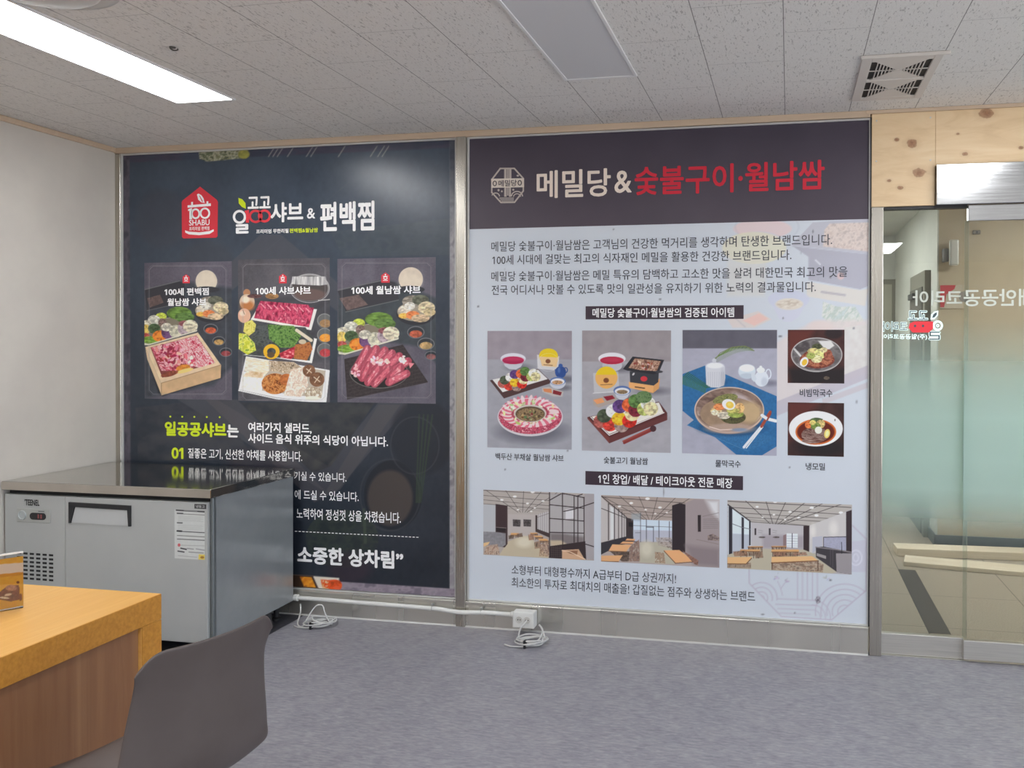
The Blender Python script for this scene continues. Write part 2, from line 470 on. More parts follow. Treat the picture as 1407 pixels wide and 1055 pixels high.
def floor_mat():
    m = mat('grey_vinyl', c(140, 138, 145), 0.42, 0, 0.35); t = NT(m)
    v = t.coords((1, 1, 1))
    f1 = t.noise(v, 9, 6, 0.68, 0.8); f2 = t.noise(t.coords((1, 3.2, 1), rot=(0, 0, 0.5)), 24, 5, 0.65, 0.5); f3 = t.noise(v, 1.4, 2)
    a = t.ramp(f1, [(0.3, c(124, 123, 134)), (0.5, c(147, 146, 154)), (0.7, c(168, 167, 171))])
    b = t.ramp(f2, [(0.30, c(104, 104, 115)), (0.52, c(148, 147, 155)), (0.72, c(184, 183, 187))])
    col = t.mix(0.55, a, b)
    col = t.mix(t.math('MULTIPLY', f3, 0.3), col, c(150, 146, 150))
    t.l(col, t.b.inputs['Base Color']); t.bump(f2, 0.06)
    return m
def ceiling_mat():
    m = mat('acoustic_tile', c(205, 204, 200), 0.85, 0, 0.15); t = NT(m)
    tc = t.n('ShaderNodeTexCoord'); sp = t.n('ShaderNodeSeparateXYZ'); t.l(tc.outputs['Object'], sp.inputs[0])
    u = t.math('DIVIDE', t.math('SUBTRACT', sp.outputs[0], 1.0012-0.3*20), 0.3)
    col_i = t.math('FLOOR', u)
    odd = t.math('MODULO', col_i, 2.0)
    fx = t.math('SUBTRACT', u, col_i)
    vv = t.math('DIVIDE', t.math('ADD', t.math('ADD', sp.outputs[1], 0.2343+12.0), t.math('MULTIPLY', t.math('SUBTRACT', 1.0, odd), 0.3085)), 0.6)
    fy = t.math('FRACT', vv)
    ex = t.math('MULTIPLY', t.math('MINIMUM', fx, t.math('SUBTRACT', 1.0, fx)), 0.3)
    ey = t.math('MULTIPLY', t.math('MINIMUM', fy, t.math('SUBTRACT', 1.0, fy)), 0.6)
    gx = t.math('LESS_THAN', ex, 0.0016); gy = t.math('LESS_THAN', ey, 0.0016)
    gap = t.math('MAXIMUM', gx, t.math('MULTIPLY', gy, 0.55))
    p = t.noise(t.coords((165, 36, 1), rot=(0, 0, 0.06)), 1.0, 3, 0.6, 0.4)
    # the share of pits varies slowly so tiles are not all alike
    big = t.noise(t.coords((1.3, 1.3, 1)), 1.0, 1)
    pit = t.math('GREATER_THAN', t.math('ADD', p, t.math('MULTIPLY', big, 0.08)), 0.652)
    fine = t.noise(t.coords((260, 160, 1)), 1.0, 2)
    base = t.ramp(fine, [(0.3, c(220, 218, 214)), (0.7, c(230, 228, 225))])
    base = t.mix(t.math('MULTIPLY', pit, 0.42), base, c(112, 108, 104))
    base = t.mix(t.math('MULTIPLY', gap, 0.75), base, c(96, 94, 92))
    t.l(base, t.b.inputs['Base Color'])
    t.bump(t.math('SUBTRACT', 1.0, t.math('MAXIMUM', pit, gap)), 0.35, 0.003)
    return m

structure(MB().box(XL-0.1, XR+0.1, YF-0.1, 0.03, -0.1, 0.0).obj('floor', floor_mat()))
structure(MB().box(XL-0.1, XR+0.1, YF-0.1, 0.10, H, H+0.1).obj('ceiling', ceiling_mat()))
structure(MB().box(XL-0.1, XL, YF-0.1, 0.10, 0, H).obj('wall_left', M_wall))
# unseen right wall; band of windows added to bring in daylight
wr = MB().box(XR, XR+0.1, YF-0.1, 0.10, 0, 0.5).box(XR, XR+0.1, YF-0.1, 0.10, 2.4, H).box(XR, XR+0.1, YF-0.1, -7.2, 0.5, 2.4).box(XR, XR+0.1, -1.2, 0.10, 0.5, 2.4)
structure(wr.obj('wall_right', M_wall))
for k in range(3):
    y0 = -7.2+2.0*k
    fm = MB().box(XR+0.02, XR+0.07, y0, y0+0.05, 0.5, 2.4).box(XR+0.02, XR+0.07, y0+1.95, y0+2.0, 0.5, 2.4).box(XR+0.02, XR+0.07, y0+0.05, y0+1.95, 0.5, 0.55).box(XR+0.02, XR+0.07, y0+0.05, y0+1.95, 2.35, 2.4)
    structure(fm.obj('window_%d' % (k+4), M_alu))  # frame of an added, unseen window
structure(MB().box(XL, XR, YF-0.1, YF, 0, H).obj('wall_front', M_wall))
structure(MB().box(4.62, XR, 0.0, 0.10, 0, H).obj('wall_back', M_wall))
structure(MB().box(XL, 3.2, -0.016, 0.03, 2.568, 2.5995, 0.002, 1).obj('trim_1', M_strip))
structure(MB().box(XL+0.0005, XL+0.014, YF, -0.017, 2.572, 2.5995, 0.002, 1).obj('trim_2', M_strip))
# stainless steel baseboard with a folded ledge
b = MB().box(-0.955, 3.2, -0.020, 0.03, 0.001, 0.122, 0.0015, 1)
b.box(-0.955, 3.2, -0.026, 0.03, 0.122, 0.136, 0.003, 2)
M_bb = mat('baseboard_steel', c(216, 213, 205), 0.28, 0.85); _t = NT(M_bb)
_n = _t.noise(_t.coords((4.0, 1, 0.2)), 1.0, 1, 0.5)       # hand-polished sheet: gloss varies along its length
_t.l(_t.math('MULTIPLY_ADD', _n, 0.6, 0.0), _t.b.inputs['Roughness'])
structure(b.obj('baseboard_back', M_bb))
# sealant line between the vinyl and the baseboard
structure(MB().prism([(-0.95, -0.020, 0.0005), (-0.95, -0.028, 0.0005), (-0.95, -0.020, 0.007)], (4.15, 0, 0)).obj('trim_3', M_alu))

def window(name, x0, x1, z0, z1):
    fr = MB()
    fr.box(x0, x0+0.011, -0.010, 0.02, z0, z1, 0.001, 1).box(x1-0.011, x1, -0.010, 0.02, z0, z1, 0.001, 1)
    fr.box(x0+0.011, x1-0.011, -0.010, 0.02, z1-0.009, z1, 0.001, 1).box(x0+0.011, x1-0.011, -0.010, 0.02, z0, z0+0.008, 0.001, 1)
    o = structure(fr.obj(name, M_alu))
    root_at(o, ((x0+x1)/2, 0, z0))
    MB().box(x0+0.004, x1-0.004, 0.006, 0.014, z0+0.004, z1-0.004).obj('pane', M_dark, o)
    return o
window('window_1', -0.925, 1.113, 0.1365, 2.5655)
window('window_2', 1.170, 3.206, 0.1365, 2.5655)
# stainless uprights: jamb, mullion with a raised middle, post beside the door
structure(MB().box(-0.9610, -0.926, -0.012, 0.03, 0.137, 2.567, 0.002, 1).obj('trim_4', M_steelv))
mu = MB().box(1.114, 1.169, -0.030, 0.03, 0.0, 2.567, 0.006, 3)
structure(mu.obj('trim_5', M_steelv))
po = MB().box(3.206, 3.262, -0.022, 0.06, 0.0, 2.140, 0.004, 2)
structure(po.obj('trim_6', M_steelv))
structure(MB().box(3.2005, 3.2055, -0.014, 0.05, 0.137, 2.567).obj('trim_7', M_black))

# plywood panels over the door
def ply_mat(name, knots, seed):
    m = mat(name, c(226, 198, 158), 0.5); t = NT(m)
    v = t.coords((1, 1, 1))
    f = t.noise(t.coords((2.2, 1, 9)), 1.5, 5, 0.6, 1.2)
    base = t.ramp(f, [(0.25, c(216, 186, 146)), (0.5, c(228, 200, 160)), (0.75, c(234, 210, 174))])
    sp = t.n('ShaderNodeSeparateXYZ'); t.l(v, sp.inputs[0])
    nz = t.noise(v, 26, 3)
    for kx, kz, rx, rz in knots:
        dx = t.math('DIVIDE', t.math('SUBTRACT', sp.outputs[0], kx), rx)
        dz = t.math('DIVIDE', t.math('SUBTRACT', sp.outputs[2], kz), rz)
        d = t.math('SQRT', t.math('ADD', t.math('MULTIPLY', dx, dx), t.math('MULTIPLY', dz, dz)))
        d = t.math('ADD', d, t.math('MULTIPLY', t.math('SUBTRACT', nz, 0.5), 0.7))
        halo = t.ramp(d, [(0.0, (1, 1, 1, 1)), (0.42, (0.75, 0.75, 0.75, 1)), (0.5, (0.15, 0.15, 0.15, 1)), (1.0, (0, 0, 0, 1))])
        hal = t.n('ShaderNodeMath', operation='MULTIPLY'); t.l(halo, hal.inputs[0]); hal.inputs[1].default_value = 0.9
        ring = t.ramp(t.noise(v, 120, 2), [(0.3, c(120, 72, 46)), (0.7, c(160, 108, 76))])
        base = t.mix(hal.outputs[0], base, ring)
    t.l(base, t.b.inputs['Base Color'])
    return m
def kn(px, py, rx, rz): return (wx(px, py, -0.012), wz(px, py, -0.012), rx*2, rz*2)
k1 = [kn(1253, 197, 0.026, 0.019), kn(1263, 237.5, 0.030, 0.023), kn(1237, 258, 0.014, 0.010), kn(1232, 192, 0.010, 0.008), kn(1222, 248, 0.012, 0.008)]
k2 = [kn(1355, 155, 0.034, 0.025), kn(1326, 211.5, 0.015, 0.010), kn(1316, 184, 0.010, 0.006), kn(1403, 203, 0.012, 0.008)]
p1 = tag(MB().box(3.2065, 3.494, -0.012, 0.03, 2.141, 2.582, 0.0015, 1).obj('plywood_panel', ply_mat('plywood_narrow', k1, 1)),
         'narrow upright plywood panel with two dark knots above the steel post', 'plywood panel')
p2 = tag(MB().box(3.4945, 4.62, -0.012, 0.03, 2.327, 2.582, 0.0015, 1).obj('plywood_panel', ply_mat('plywood_wide', k2, 2)),
         'wide plywood panel with a big knot above the steel door header', 'plywood panel')
structure(MB().box(3.18, 4.62, -0.018, 0.03, 2.5825, 2.5998, 0.002, 1).obj('trim_8', M_strip))
for k, (px, py, pp) in enumerate([(1204.5, 166, p1), (1278.5, 161.5, p1), (1204, 221.5, p1), (1278.5, 220, p1)]):
    x, z = wx(px, py, -0.012), wz(px, py, -0.012)
    MB().lathe([(0.004, 0), (0.004, -0.0012), (0.002, -0.002)], (x, -0.012, z), 'y', 12).obj('screw_head', M_alu, pp)

# ------------------------------------------------------------------ door header, side light, sliding glass door
hd = MB().box(3.4955, 4.62, -0.040, 0.03, 2.138, 2.3265, 0.003, 2)
structure(hd.obj('trim_9', brushed('header_steel', c(196, 197, 198), 0.15, (3, 3, 160))))
structure(MB().box(3.262, 3.640, 0.0, 0.045, 2.128, 2.140).obj('trim_10', M_black))

def glass_mat(name):
    """clear greenish glass with a band of frosted film that fades out above and below"""
    m = bpy.data.materials.new(name); m.use_nodes = True; t = NT(m)
    t.t.nodes.remove(t.b); out = t.t.nodes['Material Output']
    tr = t.n('ShaderNodeBsdfTransparent'); tr.inputs[0].default_value = (0.88, 0.91, 0.89, 1)
    gl = t.n('ShaderNodeBsdfGlossy'); gl.inputs['Roughness'].default_value = 0.0; gl.inputs[0].default_value = (1, 1, 1, 1)
    fr = t.n('ShaderNodeFresnel'); fr.inputs[0].default_value = 1.5
    clear = t.n('ShaderNodeMixShader'); t.l(fr.outputs[0], clear.inputs[0]); t.l(tr.outputs[0], clear.inputs[1]); t.l(gl.outputs[0], clear.inputs[2])
    df = t.n('ShaderNodeBsdfDiffuse'); df.inputs[0].default_value = c(200, 222, 214)
    tl = t.n('ShaderNodeBsdfTranslucent'); tl.inputs[0].default_value = c(202, 222, 214)
    fm = t.n('ShaderNodeMixShader'); fm.inputs[0].default_value = 0.45; t.l(df.outputs[0], fm.inputs[1]); t.l(tl.outputs[0], fm.inputs[2])
    g = t.n('ShaderNodeNewGeometry'); sp = t.n('ShaderNodeSeparateXYZ'); t.l(g.outputs['Position'], sp.inputs[0])
    z = t.math('DIVIDE', sp.outputs[2], 2.2)
    S = lambda v: (v, v, v, 1)
    cv = t.ramp(z, [(0.235, S(0)), (0.275, S(0.12)), (0.315, S(0.42)), (0.365, S(0.84)), (0.43, S(0.92)), (0.52, S(0.88)), (0.60, S(0.55)), (0.66, S(0.2)), (0.73, S(0))])
    mx = t.n('ShaderNodeMixShader'); t.l(cv, mx.inputs[0]); t.l(clear.outputs[0], mx.inputs[1]); t.l(fm.outputs[0], mx.inputs[2])
    t.l(mx.outputs[0], out.inputs['Surface'])
    return m
M_glass = glass_mat('frosted_band_glass')
M_letter = mat('white_vinyl', c(206, 212, 202), 0.5)
# fixed pane beside the post
sl = structure(MB().box(3.262, 3.640, 0.012, 0.045, 0.004, 0.103, 0.003, 2).obj('window_3', M_steel))
root_at(sl, (3.45, 0.03, 0.0))
MB().box(3.263, 3.652, 0.026, 0.034, 0.100, 2.130).obj('pane', M_glass, sl)
ptext('lettering', '코리아', (1254, 398.4, 1322, 420.2), 0.0245, M_letter, sl, 0.022, True, 0.026)
# sliding leaf, 1.0 m wide
dr = structure(MB().box(3.630, 4.60, -0.022, 0.018, 0.014, 0.104, 0.003, 2).obj('door_1', M_steel))
root_at(dr, (4.1, 0, 0.0))
MB().box(3.640, 4.60, -0.022, 0.018, 2.062, 2.136, 0.003, 2).obj('top_rail', MATS['header_steel'], dr)
MB().box(3.628, 4.60, -0.007, 0.004, 0.102, 2.064).obj('pane', M_glass, dr)
ptext('lettering', '대안공공', (1324, 397, 1421, 420.6), -0.0085, M_letter, dr, 0.022, True, -0.007)
structure(MB().box(3.262, 4.62, 0.0, 0.06, -0.02, 0.003).obj('trim_11', M_steel))

# glowing decal on the side light in place of a lit sign's reflection
M_reflw = mat('lit_white', c(226, 244, 242), 0.4, emit=0.42)
M_reflr = mat('lit_red', c(214, 50, 60), 0.4, emit=0.35)
M_refld = mat('unlit_core', c(70, 84, 92), 0.4)
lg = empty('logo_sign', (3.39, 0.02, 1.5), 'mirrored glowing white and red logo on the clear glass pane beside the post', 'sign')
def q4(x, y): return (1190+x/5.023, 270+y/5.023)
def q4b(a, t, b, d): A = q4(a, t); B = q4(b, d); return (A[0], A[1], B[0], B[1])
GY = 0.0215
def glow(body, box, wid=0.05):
    o_ = ptext('glyph_outline', body, q4b(*box), GY, M_reflw, lg, wid, True, 0.03)
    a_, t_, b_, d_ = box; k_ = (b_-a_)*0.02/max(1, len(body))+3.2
    ptext('glyph_core', body, q4b(a_+k_, t_+4, b_-k_, d_-4), GY-0.0012, M_refld, o_, 0.0, True, 0.03)
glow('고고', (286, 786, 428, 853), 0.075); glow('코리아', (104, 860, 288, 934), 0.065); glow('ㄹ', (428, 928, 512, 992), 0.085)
ptext('small_lettering', '(주)일공공코리아', q4b(104, 948, 420, 990), GY, M_reflw, lg, 0.03, True, 0.03)
shapes('leaf_outline', [[q4(*p) for p in ((442, 850), (446, 815), (468, 793), (497, 788), (494, 820), (472, 846))]], GY, M_reflw, lg, 0.03)
shapes('leaf_core', [[q4(*p) for p in ((455, 838), (460, 816), (474, 803), (488, 799), (484, 818), (470, 834))]], GY-0.001, M_refld, lg, 0.03)
shapes('ring_outline', [[q4(*p) for p in q] for q in ringp(493, 891, 36, 36, 15)+ringp(493, 891, 12, 12, 8)], GY, M_reflw, lg, 0.03)
shapes('red_block', [[q4(*p) for p in ((292, 905), (300, 876), (330, 862), (460, 862), (460, 912), (432, 938), (318, 938))]], GY-0.0003, M_reflr, lg, 0.03)
for hx in (336, 391): shapes('red_hole', [[q4(*p) for p in ellp(hx, 893, 8, 9)]], GY-0.001, M_refld, lg, 0.03)

# ------------------------------------------------------------------ the corridor behind the glass
def hall_floor_mat():
    m = mat('terrazzo_tile', c(176, 162, 142), 0.35); t = NT(m)
    sp = t.n('ShaderNodeSeparateXYZ'); t.l(t.coords((1, 1, 1)), sp.inputs[0])
    fx = t.math('FRACT', t.math('DIVIDE', t.math('ADD', sp.outputs[0], 6-0.535), 0.6))
    fy = t.math('FRACT', t.math('DIVIDE', t.math('ADD', sp.outputs[1], 6-0.48), 0.6))
    g = t.math('MAXIMUM', t.math('LESS_THAN', fx, 0.012), t.math('LESS_THAN', fy, 0.009))
    f = t.noise(t.coords((1, 1, 1)), 160, 3)
    b_ = t.ramp(f, [(0.35, c(146, 134, 120)), (0.5, c(172, 160, 145)), (0.68, c(190, 179, 164))])
    t.l(t.mix(t.math('MULTIPLY', g, 0.7), b_, c(92, 84, 74)), t.b.inputs['Base Color'])
    return m
hf = structure(MB().box(HX0, XR, 0.03, 5.2, -0.1, 0.0).obj('floor_hall', hall_floor_mat()))
MB().box(3.535, 3.645, 0.38, 1.66, 0.0, 0.002).obj('dark_strip', noisy('dark_stone', c(84, 80, 76), c(70, 67, 64), 90, rough=0.4), hf)
structure(MB().box(HX0, XR, 0.10, 5.2, H, H+0.1).obj('ceiling_hall', M_wallpale))
structure(MB().box(3.90, XR, HY1, HY1+0.1, 0, H).obj('wall_hall', M_walltan))
structure(MB().box(3.89, 3.90, HY1, 5.2, 0, H).obj('wall_hallside', M_wallpale))
structure(MB().box(HX0, 3.89, 5.0, 5.1, 0, H).obj('wall_hallend', M_wallpale))
structure(MB().box(HX0-0.1, HX0, 0.10, 5.2, 0, H).obj('wall_hallleft', M_wallpale))
structure(MB().box(XR, XR+0.1, 0.10, 2.5, 0, H).obj('wall_hallright', M_walltan))
structure(MB().box(3.885, XR, HY1-0.012, HY1-0.0005, 0, 0.085, 0.002, 1).box(3.878, 3.8895, HY1, 5.0, 0, 0.085, 0.002, 1).obj('baseboard_hall', mat('dark_skirting', c(66, 72, 80), 0.4)))
M_dfr = mat('door_frame_grey', c(120, 116, 104), 0.5); M_dleaf = mat('door_leaf_grey', c(168, 164, 148), 0.5); M_dopen = mat('door_opening', c(84, 80, 72), 0.6)
# end-wall door and side-wall door
xa, xb = 3.05, wx(1233, 420, 5.0)
d2 = structure(MB().box(xa, xb, 4.955, 4.9995, 0, wz(1222, 384, 5.0)).obj('door_2', M_dfr))
root_at(d2, ((xa+xb)/2, 4.98, 0))
MB().box(xa+0.05, xb-0.06, 4.945, 4.9555, 0.01, wz(1222, 391, 5.0)).obj('door_leaf', M_dleaf, d2)
ya, yb = float(at(1279, 420, 0, 3.89)[1]), float(at(1258, 420, 0, 3.89)[1])
zt = float(at(1279, 371, 0, 3.89)[2])
d3 = structure(MB().box(3.845, 3.8895, ya, yb, 0, zt).obj('door_3', M_dfr))
root_at(d3, (3.87, (ya+yb)/2, 0))
MB().box(3.838, 3.8455, ya+0.10, yb-0.04, 0.01, zt-0.12).obj('door_leaf', M_dopen, d3)
MB().box(3.815, 3.8375, yb-0.35, yb-0.08, zt-0.20, zt-0.15, 0.004, 1).obj('door_closer', M_black, d3)

def panel_light(name, x0, x1, y0, y1, lit, label, z=H, group='ceiling panel lights', strength=None):
    t = empty(name, ((x0+x1)/2, (y0+y1)/2, z), label, 'ceiling light', group)
    f = MB(); w, d = 0.012, 0.008
    f.box(x0, x0+w, y0, y1, z-d, z-0.0003, 0.001, 1).box(x1-w, x1, y0, y1, z-d, z-0.0003, 0.001, 1)
    f.box(x0+w, x1-w, y0, y0+w, z-d, z-0.0003, 0.001, 1).box(x0+w, x1-w, y1-w, y1, z-d, z-0.0003, 0.001, 1)
    f.obj('frame', mat('lamp_rim', c(224, 224, 225), 0.5), t)
    m = mat('lamp_on_%g' % (strength or LAMP), (0.97, 0.985, 1.0, 1), 0.5, emit=strength or LAMP) if lit else mat('lamp_off', c(206, 207, 210), 0.45)
    MB().box(x0+w, x1-w, y0+w, y1-w, z-0.0045, z-0.0008).obj('diffuser', m, t)
    return t
panel_light('ceiling_light', 4.5, 5.7, 1.0, 1.3, True, 'lit panel on the corridor ceiling, behind the door header', strength=HALL_LAMP)
panel_light('ceiling_light', 2.6, 2.9, 2.6, 3.8, True, 'lit panel on the corridor ceiling near the far grey doors', strength=HALL_LAMP)

# things on the corridor wall
sc = empty('wall_lamp', (wx(1305, 350, HY1), HY1, 2.1), 'tall grey wall lamp on the tan corridor wall behind the glass', 'wall lamp')
x = wx(1304, 350, HY1); zb, zt = wz(1304, 366, HY1), wz(1304, 331, HY1)
MB().box(x-0.05, x-0.01, HY1-0.06, HY1-0.0005, zb+0.03, zt-0.06, 0.006, 2).obj('mount', mat('lamp_mount', c(120, 116, 112), 0.4, 0.4), sc)
MB().box(x-0.012, x+0.052, HY1-0.10, HY1-0.061, zb, zt, 0.012, 3).obj('shade', mat('lamp_shade_grey', c(196, 192, 186), 0.35, 0.3), sc)
nb = empty('notice_board', (wx(1306, 410, HY1), HY1, 1.6), 'red and pale notice on the corridor wall below the grey lamp', 'notice')
x0, x1 = wx(1291, 410, HY1), wx(1323, 410, HY1); z0, z1 = wz(1305, 424, HY1), wz(1305, 391.5, HY1)
MB().box(x0, x1, HY1-0.012, HY1-0.0005, z0, z1, 0.002, 1).obj('board', mat('notice_pale', c(196, 180, 160), 0.5), nb)
shapes('red_corner', [[(x0+0.002, z0+0.01), (x0+0.03, z0+0.01), (x0+0.045, z1-0.07), (x0+0.10, z1-0.03), (x0+0.11, z1-0.002), (x0+0.002, z1-0.002)]], HY1-0.0135, mat('notice_red', c(196, 44, 56), 0.5), nb, px=False)
shapes('grey_seal', [[(x0+0.17+0.04*math.cos(a/4), (z0+z1)/2+0.04*math.sin(a/4)) for a in range(25)]], HY1-0.0135, mat('notice_grey', c(150, 140, 134), 0.5), nb, px=False)
x, z = wx(1341.5, 319.5, HY1), wz(1341.5, 319.5, HY1)
ws = empty('wall_sensor', (x, HY1, z), 'tiny dark sensor high on the tan corridor wall right of the lamp', 'sensor')
MB().box(x-0.026, x+0.026, HY1-0.02, HY1-0.0005, z-0.014, z+0.016, 0.004, 1).obj('housing', mat('sensor_grey', c(120, 110, 100), 0.5), ws)
MB().lathe([(0.008, 0), (0.007, -0.006)], (x, HY1-0.0205, z), 'y', 14).obj('lens', M_black, ws)
def plank(px_pts, w, h, z, label, ang):
    x, y = px_pts
    t = MB().box(0, 2.2, -w/2, w/2, 0, h, 0.003, 1).obj('timber_plank', M_lumber)
    t.location = (x, y, z); t.rotation_euler = (0, 0, ang)
    return tag(t, label, 'plank', 'planks lying in the corridor')
plank((3.57, 2.12), 0.17, 0.055, 0.0, 'thick pale plank lying on the corridor floor nearest the dark skirting', 0.045)
plank((3.60, 1.86), 0.20, 0.030, 0.0, 'thin pale plank on the corridor floor, nearest the glass door', -0.17)

#@@CEIL
# ================================================================== ceiling fittings
panel_light('ceiling_light', 0.045, 0.353, -1.985, -0.775, True, 'glowing white panel light on the ceiling near the left wall')
panel_light('ceiling_light', 1.898, 2.206, -1.985, -0.768, False, 'unlit grey panel light on the ceiling above the dark and white posters')
panel_light('ceiling_light', 3.72, 4.02, -1.985, -0.775, True, 'lit ceiling panel right of the square air vent, before the glass door')
for x0, y0, on in ((0.045, -4.4, True), (1.898, -4.4, True), (3.75, -4.4, False), (0.045, -6.9, True), (1.898, -6.9, True), (3.75, -6.75, True)):
    panel_light('ceiling_light', x0, x0+0.308, y0, y0+1.21, on, 'ceiling panel light out of view behind the camera, over the open floor')

# square air vent with two bow-tie grilles
vt = empty('air_vent', (3.25, -0.52, H), 'square white ceiling air vent with two louvred grilles above the plywood', 'air vent')
vx0, vx1, vy0, vy1 = 3.098, 3.40, -0.825, -0.222
M_vent = mat('vent_enamel', c(208, 202, 196), 0.5)
pts = dict(a=(1188, 83), b=(1276, 80))
gx0, gx1 = 3.138, 3.366
g1, g2, g3, g4 = -0.775, -0.535, -0.515, -0.262      # two openings along y
zb_, zt_ = H-0.010, H-0.0005
f = MB()
f.box(vx0, gx0, vy0, vy1, zb_, zt_, 0.002, 1).box(gx1, vx1, vy0, vy1, zb_, zt_, 0.002, 1)
f.box(gx0, gx1, vy0, g1, zb_, zt_).box(gx0, gx1, g2, g3, zb_-0.003, zt_).box(gx0, gx1, g4, vy1, zb_, zt_)
f.box(vx0-0.006, vx1+0.02, vy0-0.012, vy0, zb_-0.004, zt_, 0.002, 1)
f.obj('frame', M_vent, vt)
MB().box(gx0, gx1, g1, g2, H-0.0035, H-0.0007).box(gx0, gx1, g3, g4, H-0.0035, H-0.0007).obj('dark_duct', M_dark, vt)
for (ya, yb) in ((g1, g2), (g3, g4)):
    l = MB(); cx = (gx0+gx1)/2; ym = (ya+yb)/2; zz = H-0.009
    # curved blades leave a bow-tie of gaps: two solid wedges plus bars
    for sgn, ye in ((-1, ya), (1, yb)):
        l.prism([(gx0+0.012, ye, zz), (gx1-0.012, ye, zz), (cx+0.012, ym+sgn*0.006, zz), (cx-0.012, ym+sgn*0.006, zz)], (0, 0, 0.004))
    for k in range(7):
        for s in (-1, 1):
            xx = cx+s*(0.006+0.0132*k+0.003); hw = (yb-ya)/2*min(1, abs(xx-cx)/((gx1-gx0)/2-0.012))
            l.box(xx-0.0021, xx+0.0021, ym-hw, ym+hw, zz-0.0005, zz+0.005)
    l.box(gx0, gx1, ym-0.002, ym+0.002, zz-0.001, zz+0.003)
    l.obj('louvre', M_vent, vt)

# round diffuser left, partly out of the frame
rd = empty('ceiling_diffuser', (0.56, -2.06, H), 'round pale diffuser on the ceiling beside the glowing panel light', 'ceiling diffuser')
M_enam = mat('diffuser_enamel', c(196, 195, 192), 0.45)
MB().lathe([(0.235, -0.0005), (0.232, -0.008), (0.215, -0.010), (0.205, -0.003)], (0.56, -2.06, H), 'z', 64).obj('outer_ring', M_enam, rd, smooth=True)
MB().lathe([(0.172, -0.004), (0.178, -0.022), (0.165, -0.030), (0.10, -0.034), (0.02, -0.035)], (0.56, -2.06, H), 'z', 64).obj('dome', M_enam, rd, smooth=True)
x, y, z = at(237, 64.5, 2, H)
hk = empty('ceiling_hook', (float(x), float(y), H), 'small dark hook in the ceiling tile right of the glowing light', 'hook')
MB().lathe([(0.012, -0.0004), (0.011, -0.004)], (float(x), float(y), H), 'z', 16).obj('base', mat('hook_dark', c(84, 80, 76), 0.5), hk)
MB().tube(spline([(x-0.010, y, H-0.004), (x+0.002, y, H-0.012), (x+0.016, y+0.004, H-0.012), (x+0.020, y+0.004, H-0.006)], 5), 0.0028, 8).obj('hook', mat('hook_dark', c(84, 80, 76), 0.5), hk)

#@@POSTERS
# ================================================================== the two posters
PY = -0.0015                     # face of the film; pictures and lettering sit a hair in front of it
M_ink_dark = ink('print_gloss', 0.27, 0.5)
M_ink_light = ink('print_satin', 0.5, 0.3)
def tmat(name, r, g, b, rough=0.4, k=1.25): return mat(name, c(r, g, b, k), rough, 0, 0.35)
T_white = tmat('ink_white', 232, 236, 240); T_lime = tmat('ink_lime', 196, 214, 40); T_red = tmat('ink_red', 214, 62, 72)
T_logo = tmat('ink_logo_red', 206, 56, 68)
# ---------------------------------------------------------------- dark poster
LX0, LX1, LZ0, LZ1 = -0.913, 1.104, 0.147, 2.556
dp = empty('wall_poster', ((LX0+LX1)/2, PY, LZ0), 'dark navy poster with three meat platter pictures, behind the steel refrigerator', 'poster')
cv = Cv((LX0, PY, LZ0), (LX1-LX0, 0, 0), (0, 0, LZ1-LZ0), 404, 482, (0, 0, 1.0)); cv.soft = 1.2
cv.grad((60, 71, 85), (36, 41, 49), 200, 780)  # navy darkens downward; its lighter top partly paints in gloss reflection
ns = fnoise(cv.X/60, cv.Y/60, 3)-0.5
cv.C += (ns*14)[:, None]
cv.C += ((fnoise(cv.X/5, cv.Y/7, 9)-0.5)*6)[:, None]
# faint dark produce and cooking ware printed in the ground
cv.ell(222, 300, 36, 40, (62, 64, 74), a=0.5, soft=10); cv.ell(285, 372, 40, 42, (60, 62, 70), a=0.45, soft=10)
dia = lambda k: [(372, 318-k), (552+k, 520), (450, 690+k), (236-k, 520)]
m = np.clip(cv.mpoly([(358, 322), (386, 322), (560, 470), (560, 560), (458, 680), (440, 672), (230, 540), (200, 470)])-cv.mpoly([(372, 356), (530, 480), (530, 540), (450, 640), (250, 520), (230, 470)]), 0, 1)
cv.put(m*0.55, (78, 76, 82))
cv.poly([(282, 549), (326, 549), (452, 680), (432, 690)], (80, 76, 80), a=0.55); cv.poly([(520, 556), (550, 556), (468, 672), (442, 684)], (78, 76, 78), a=0.55)
cv.mottle(cv.mpoly([(330, 553), (515, 553), (455, 640), (430, 650)])*0.6, [(42, 44, 48), (56, 56, 56), (70, 68, 64)], 14, 12, 4)
cv.mottle(cv.mpoly([(186, 560), (250, 553), (330, 600), (350, 632), (190, 632)])*0.55, [(42, 46, 54), (62, 62, 68), (74, 70, 72)], 22, 14, 6)
cv.ell(540, 680, 40, 48, (30, 33, 40), a=0.8); cv.ell(536, 684, 31, 38, (74, 66, 62), a=0.8, soft=4); cv.ring(536, 680, 42, 50, 2, (60, 64, 70), 0.5)
cv.ell(580, 600, 44, 52, (34, 38, 46), a=0.7, soft=6); cv.ring(570, 612, 34, 40, 1.6, (66, 70, 78), 0.5)
for k in range(4): cv.line([(594-k*6, 570), (578-k*2, 690)], 2.0, (50, 66, 50), 0.7)
cv.mottle(cv.mell(470, 740, 50, 40)*0.6, [(38, 44, 42), (52, 62, 50), (44, 50, 50)], 12, 10, 8)
cv.ell(480, 780, 30, 22, (62, 46, 56), a=0.5, soft=12); cv.line([(500, 700), (502, 745)], 4, (64, 74, 62), 0.6)
cv.ell(350, 640, 40, 26, (64, 54, 60), a=0.4, soft=14)
cv.line([(480, 250), (365, 345)], 1.0, (70, 78, 86), 0.4)
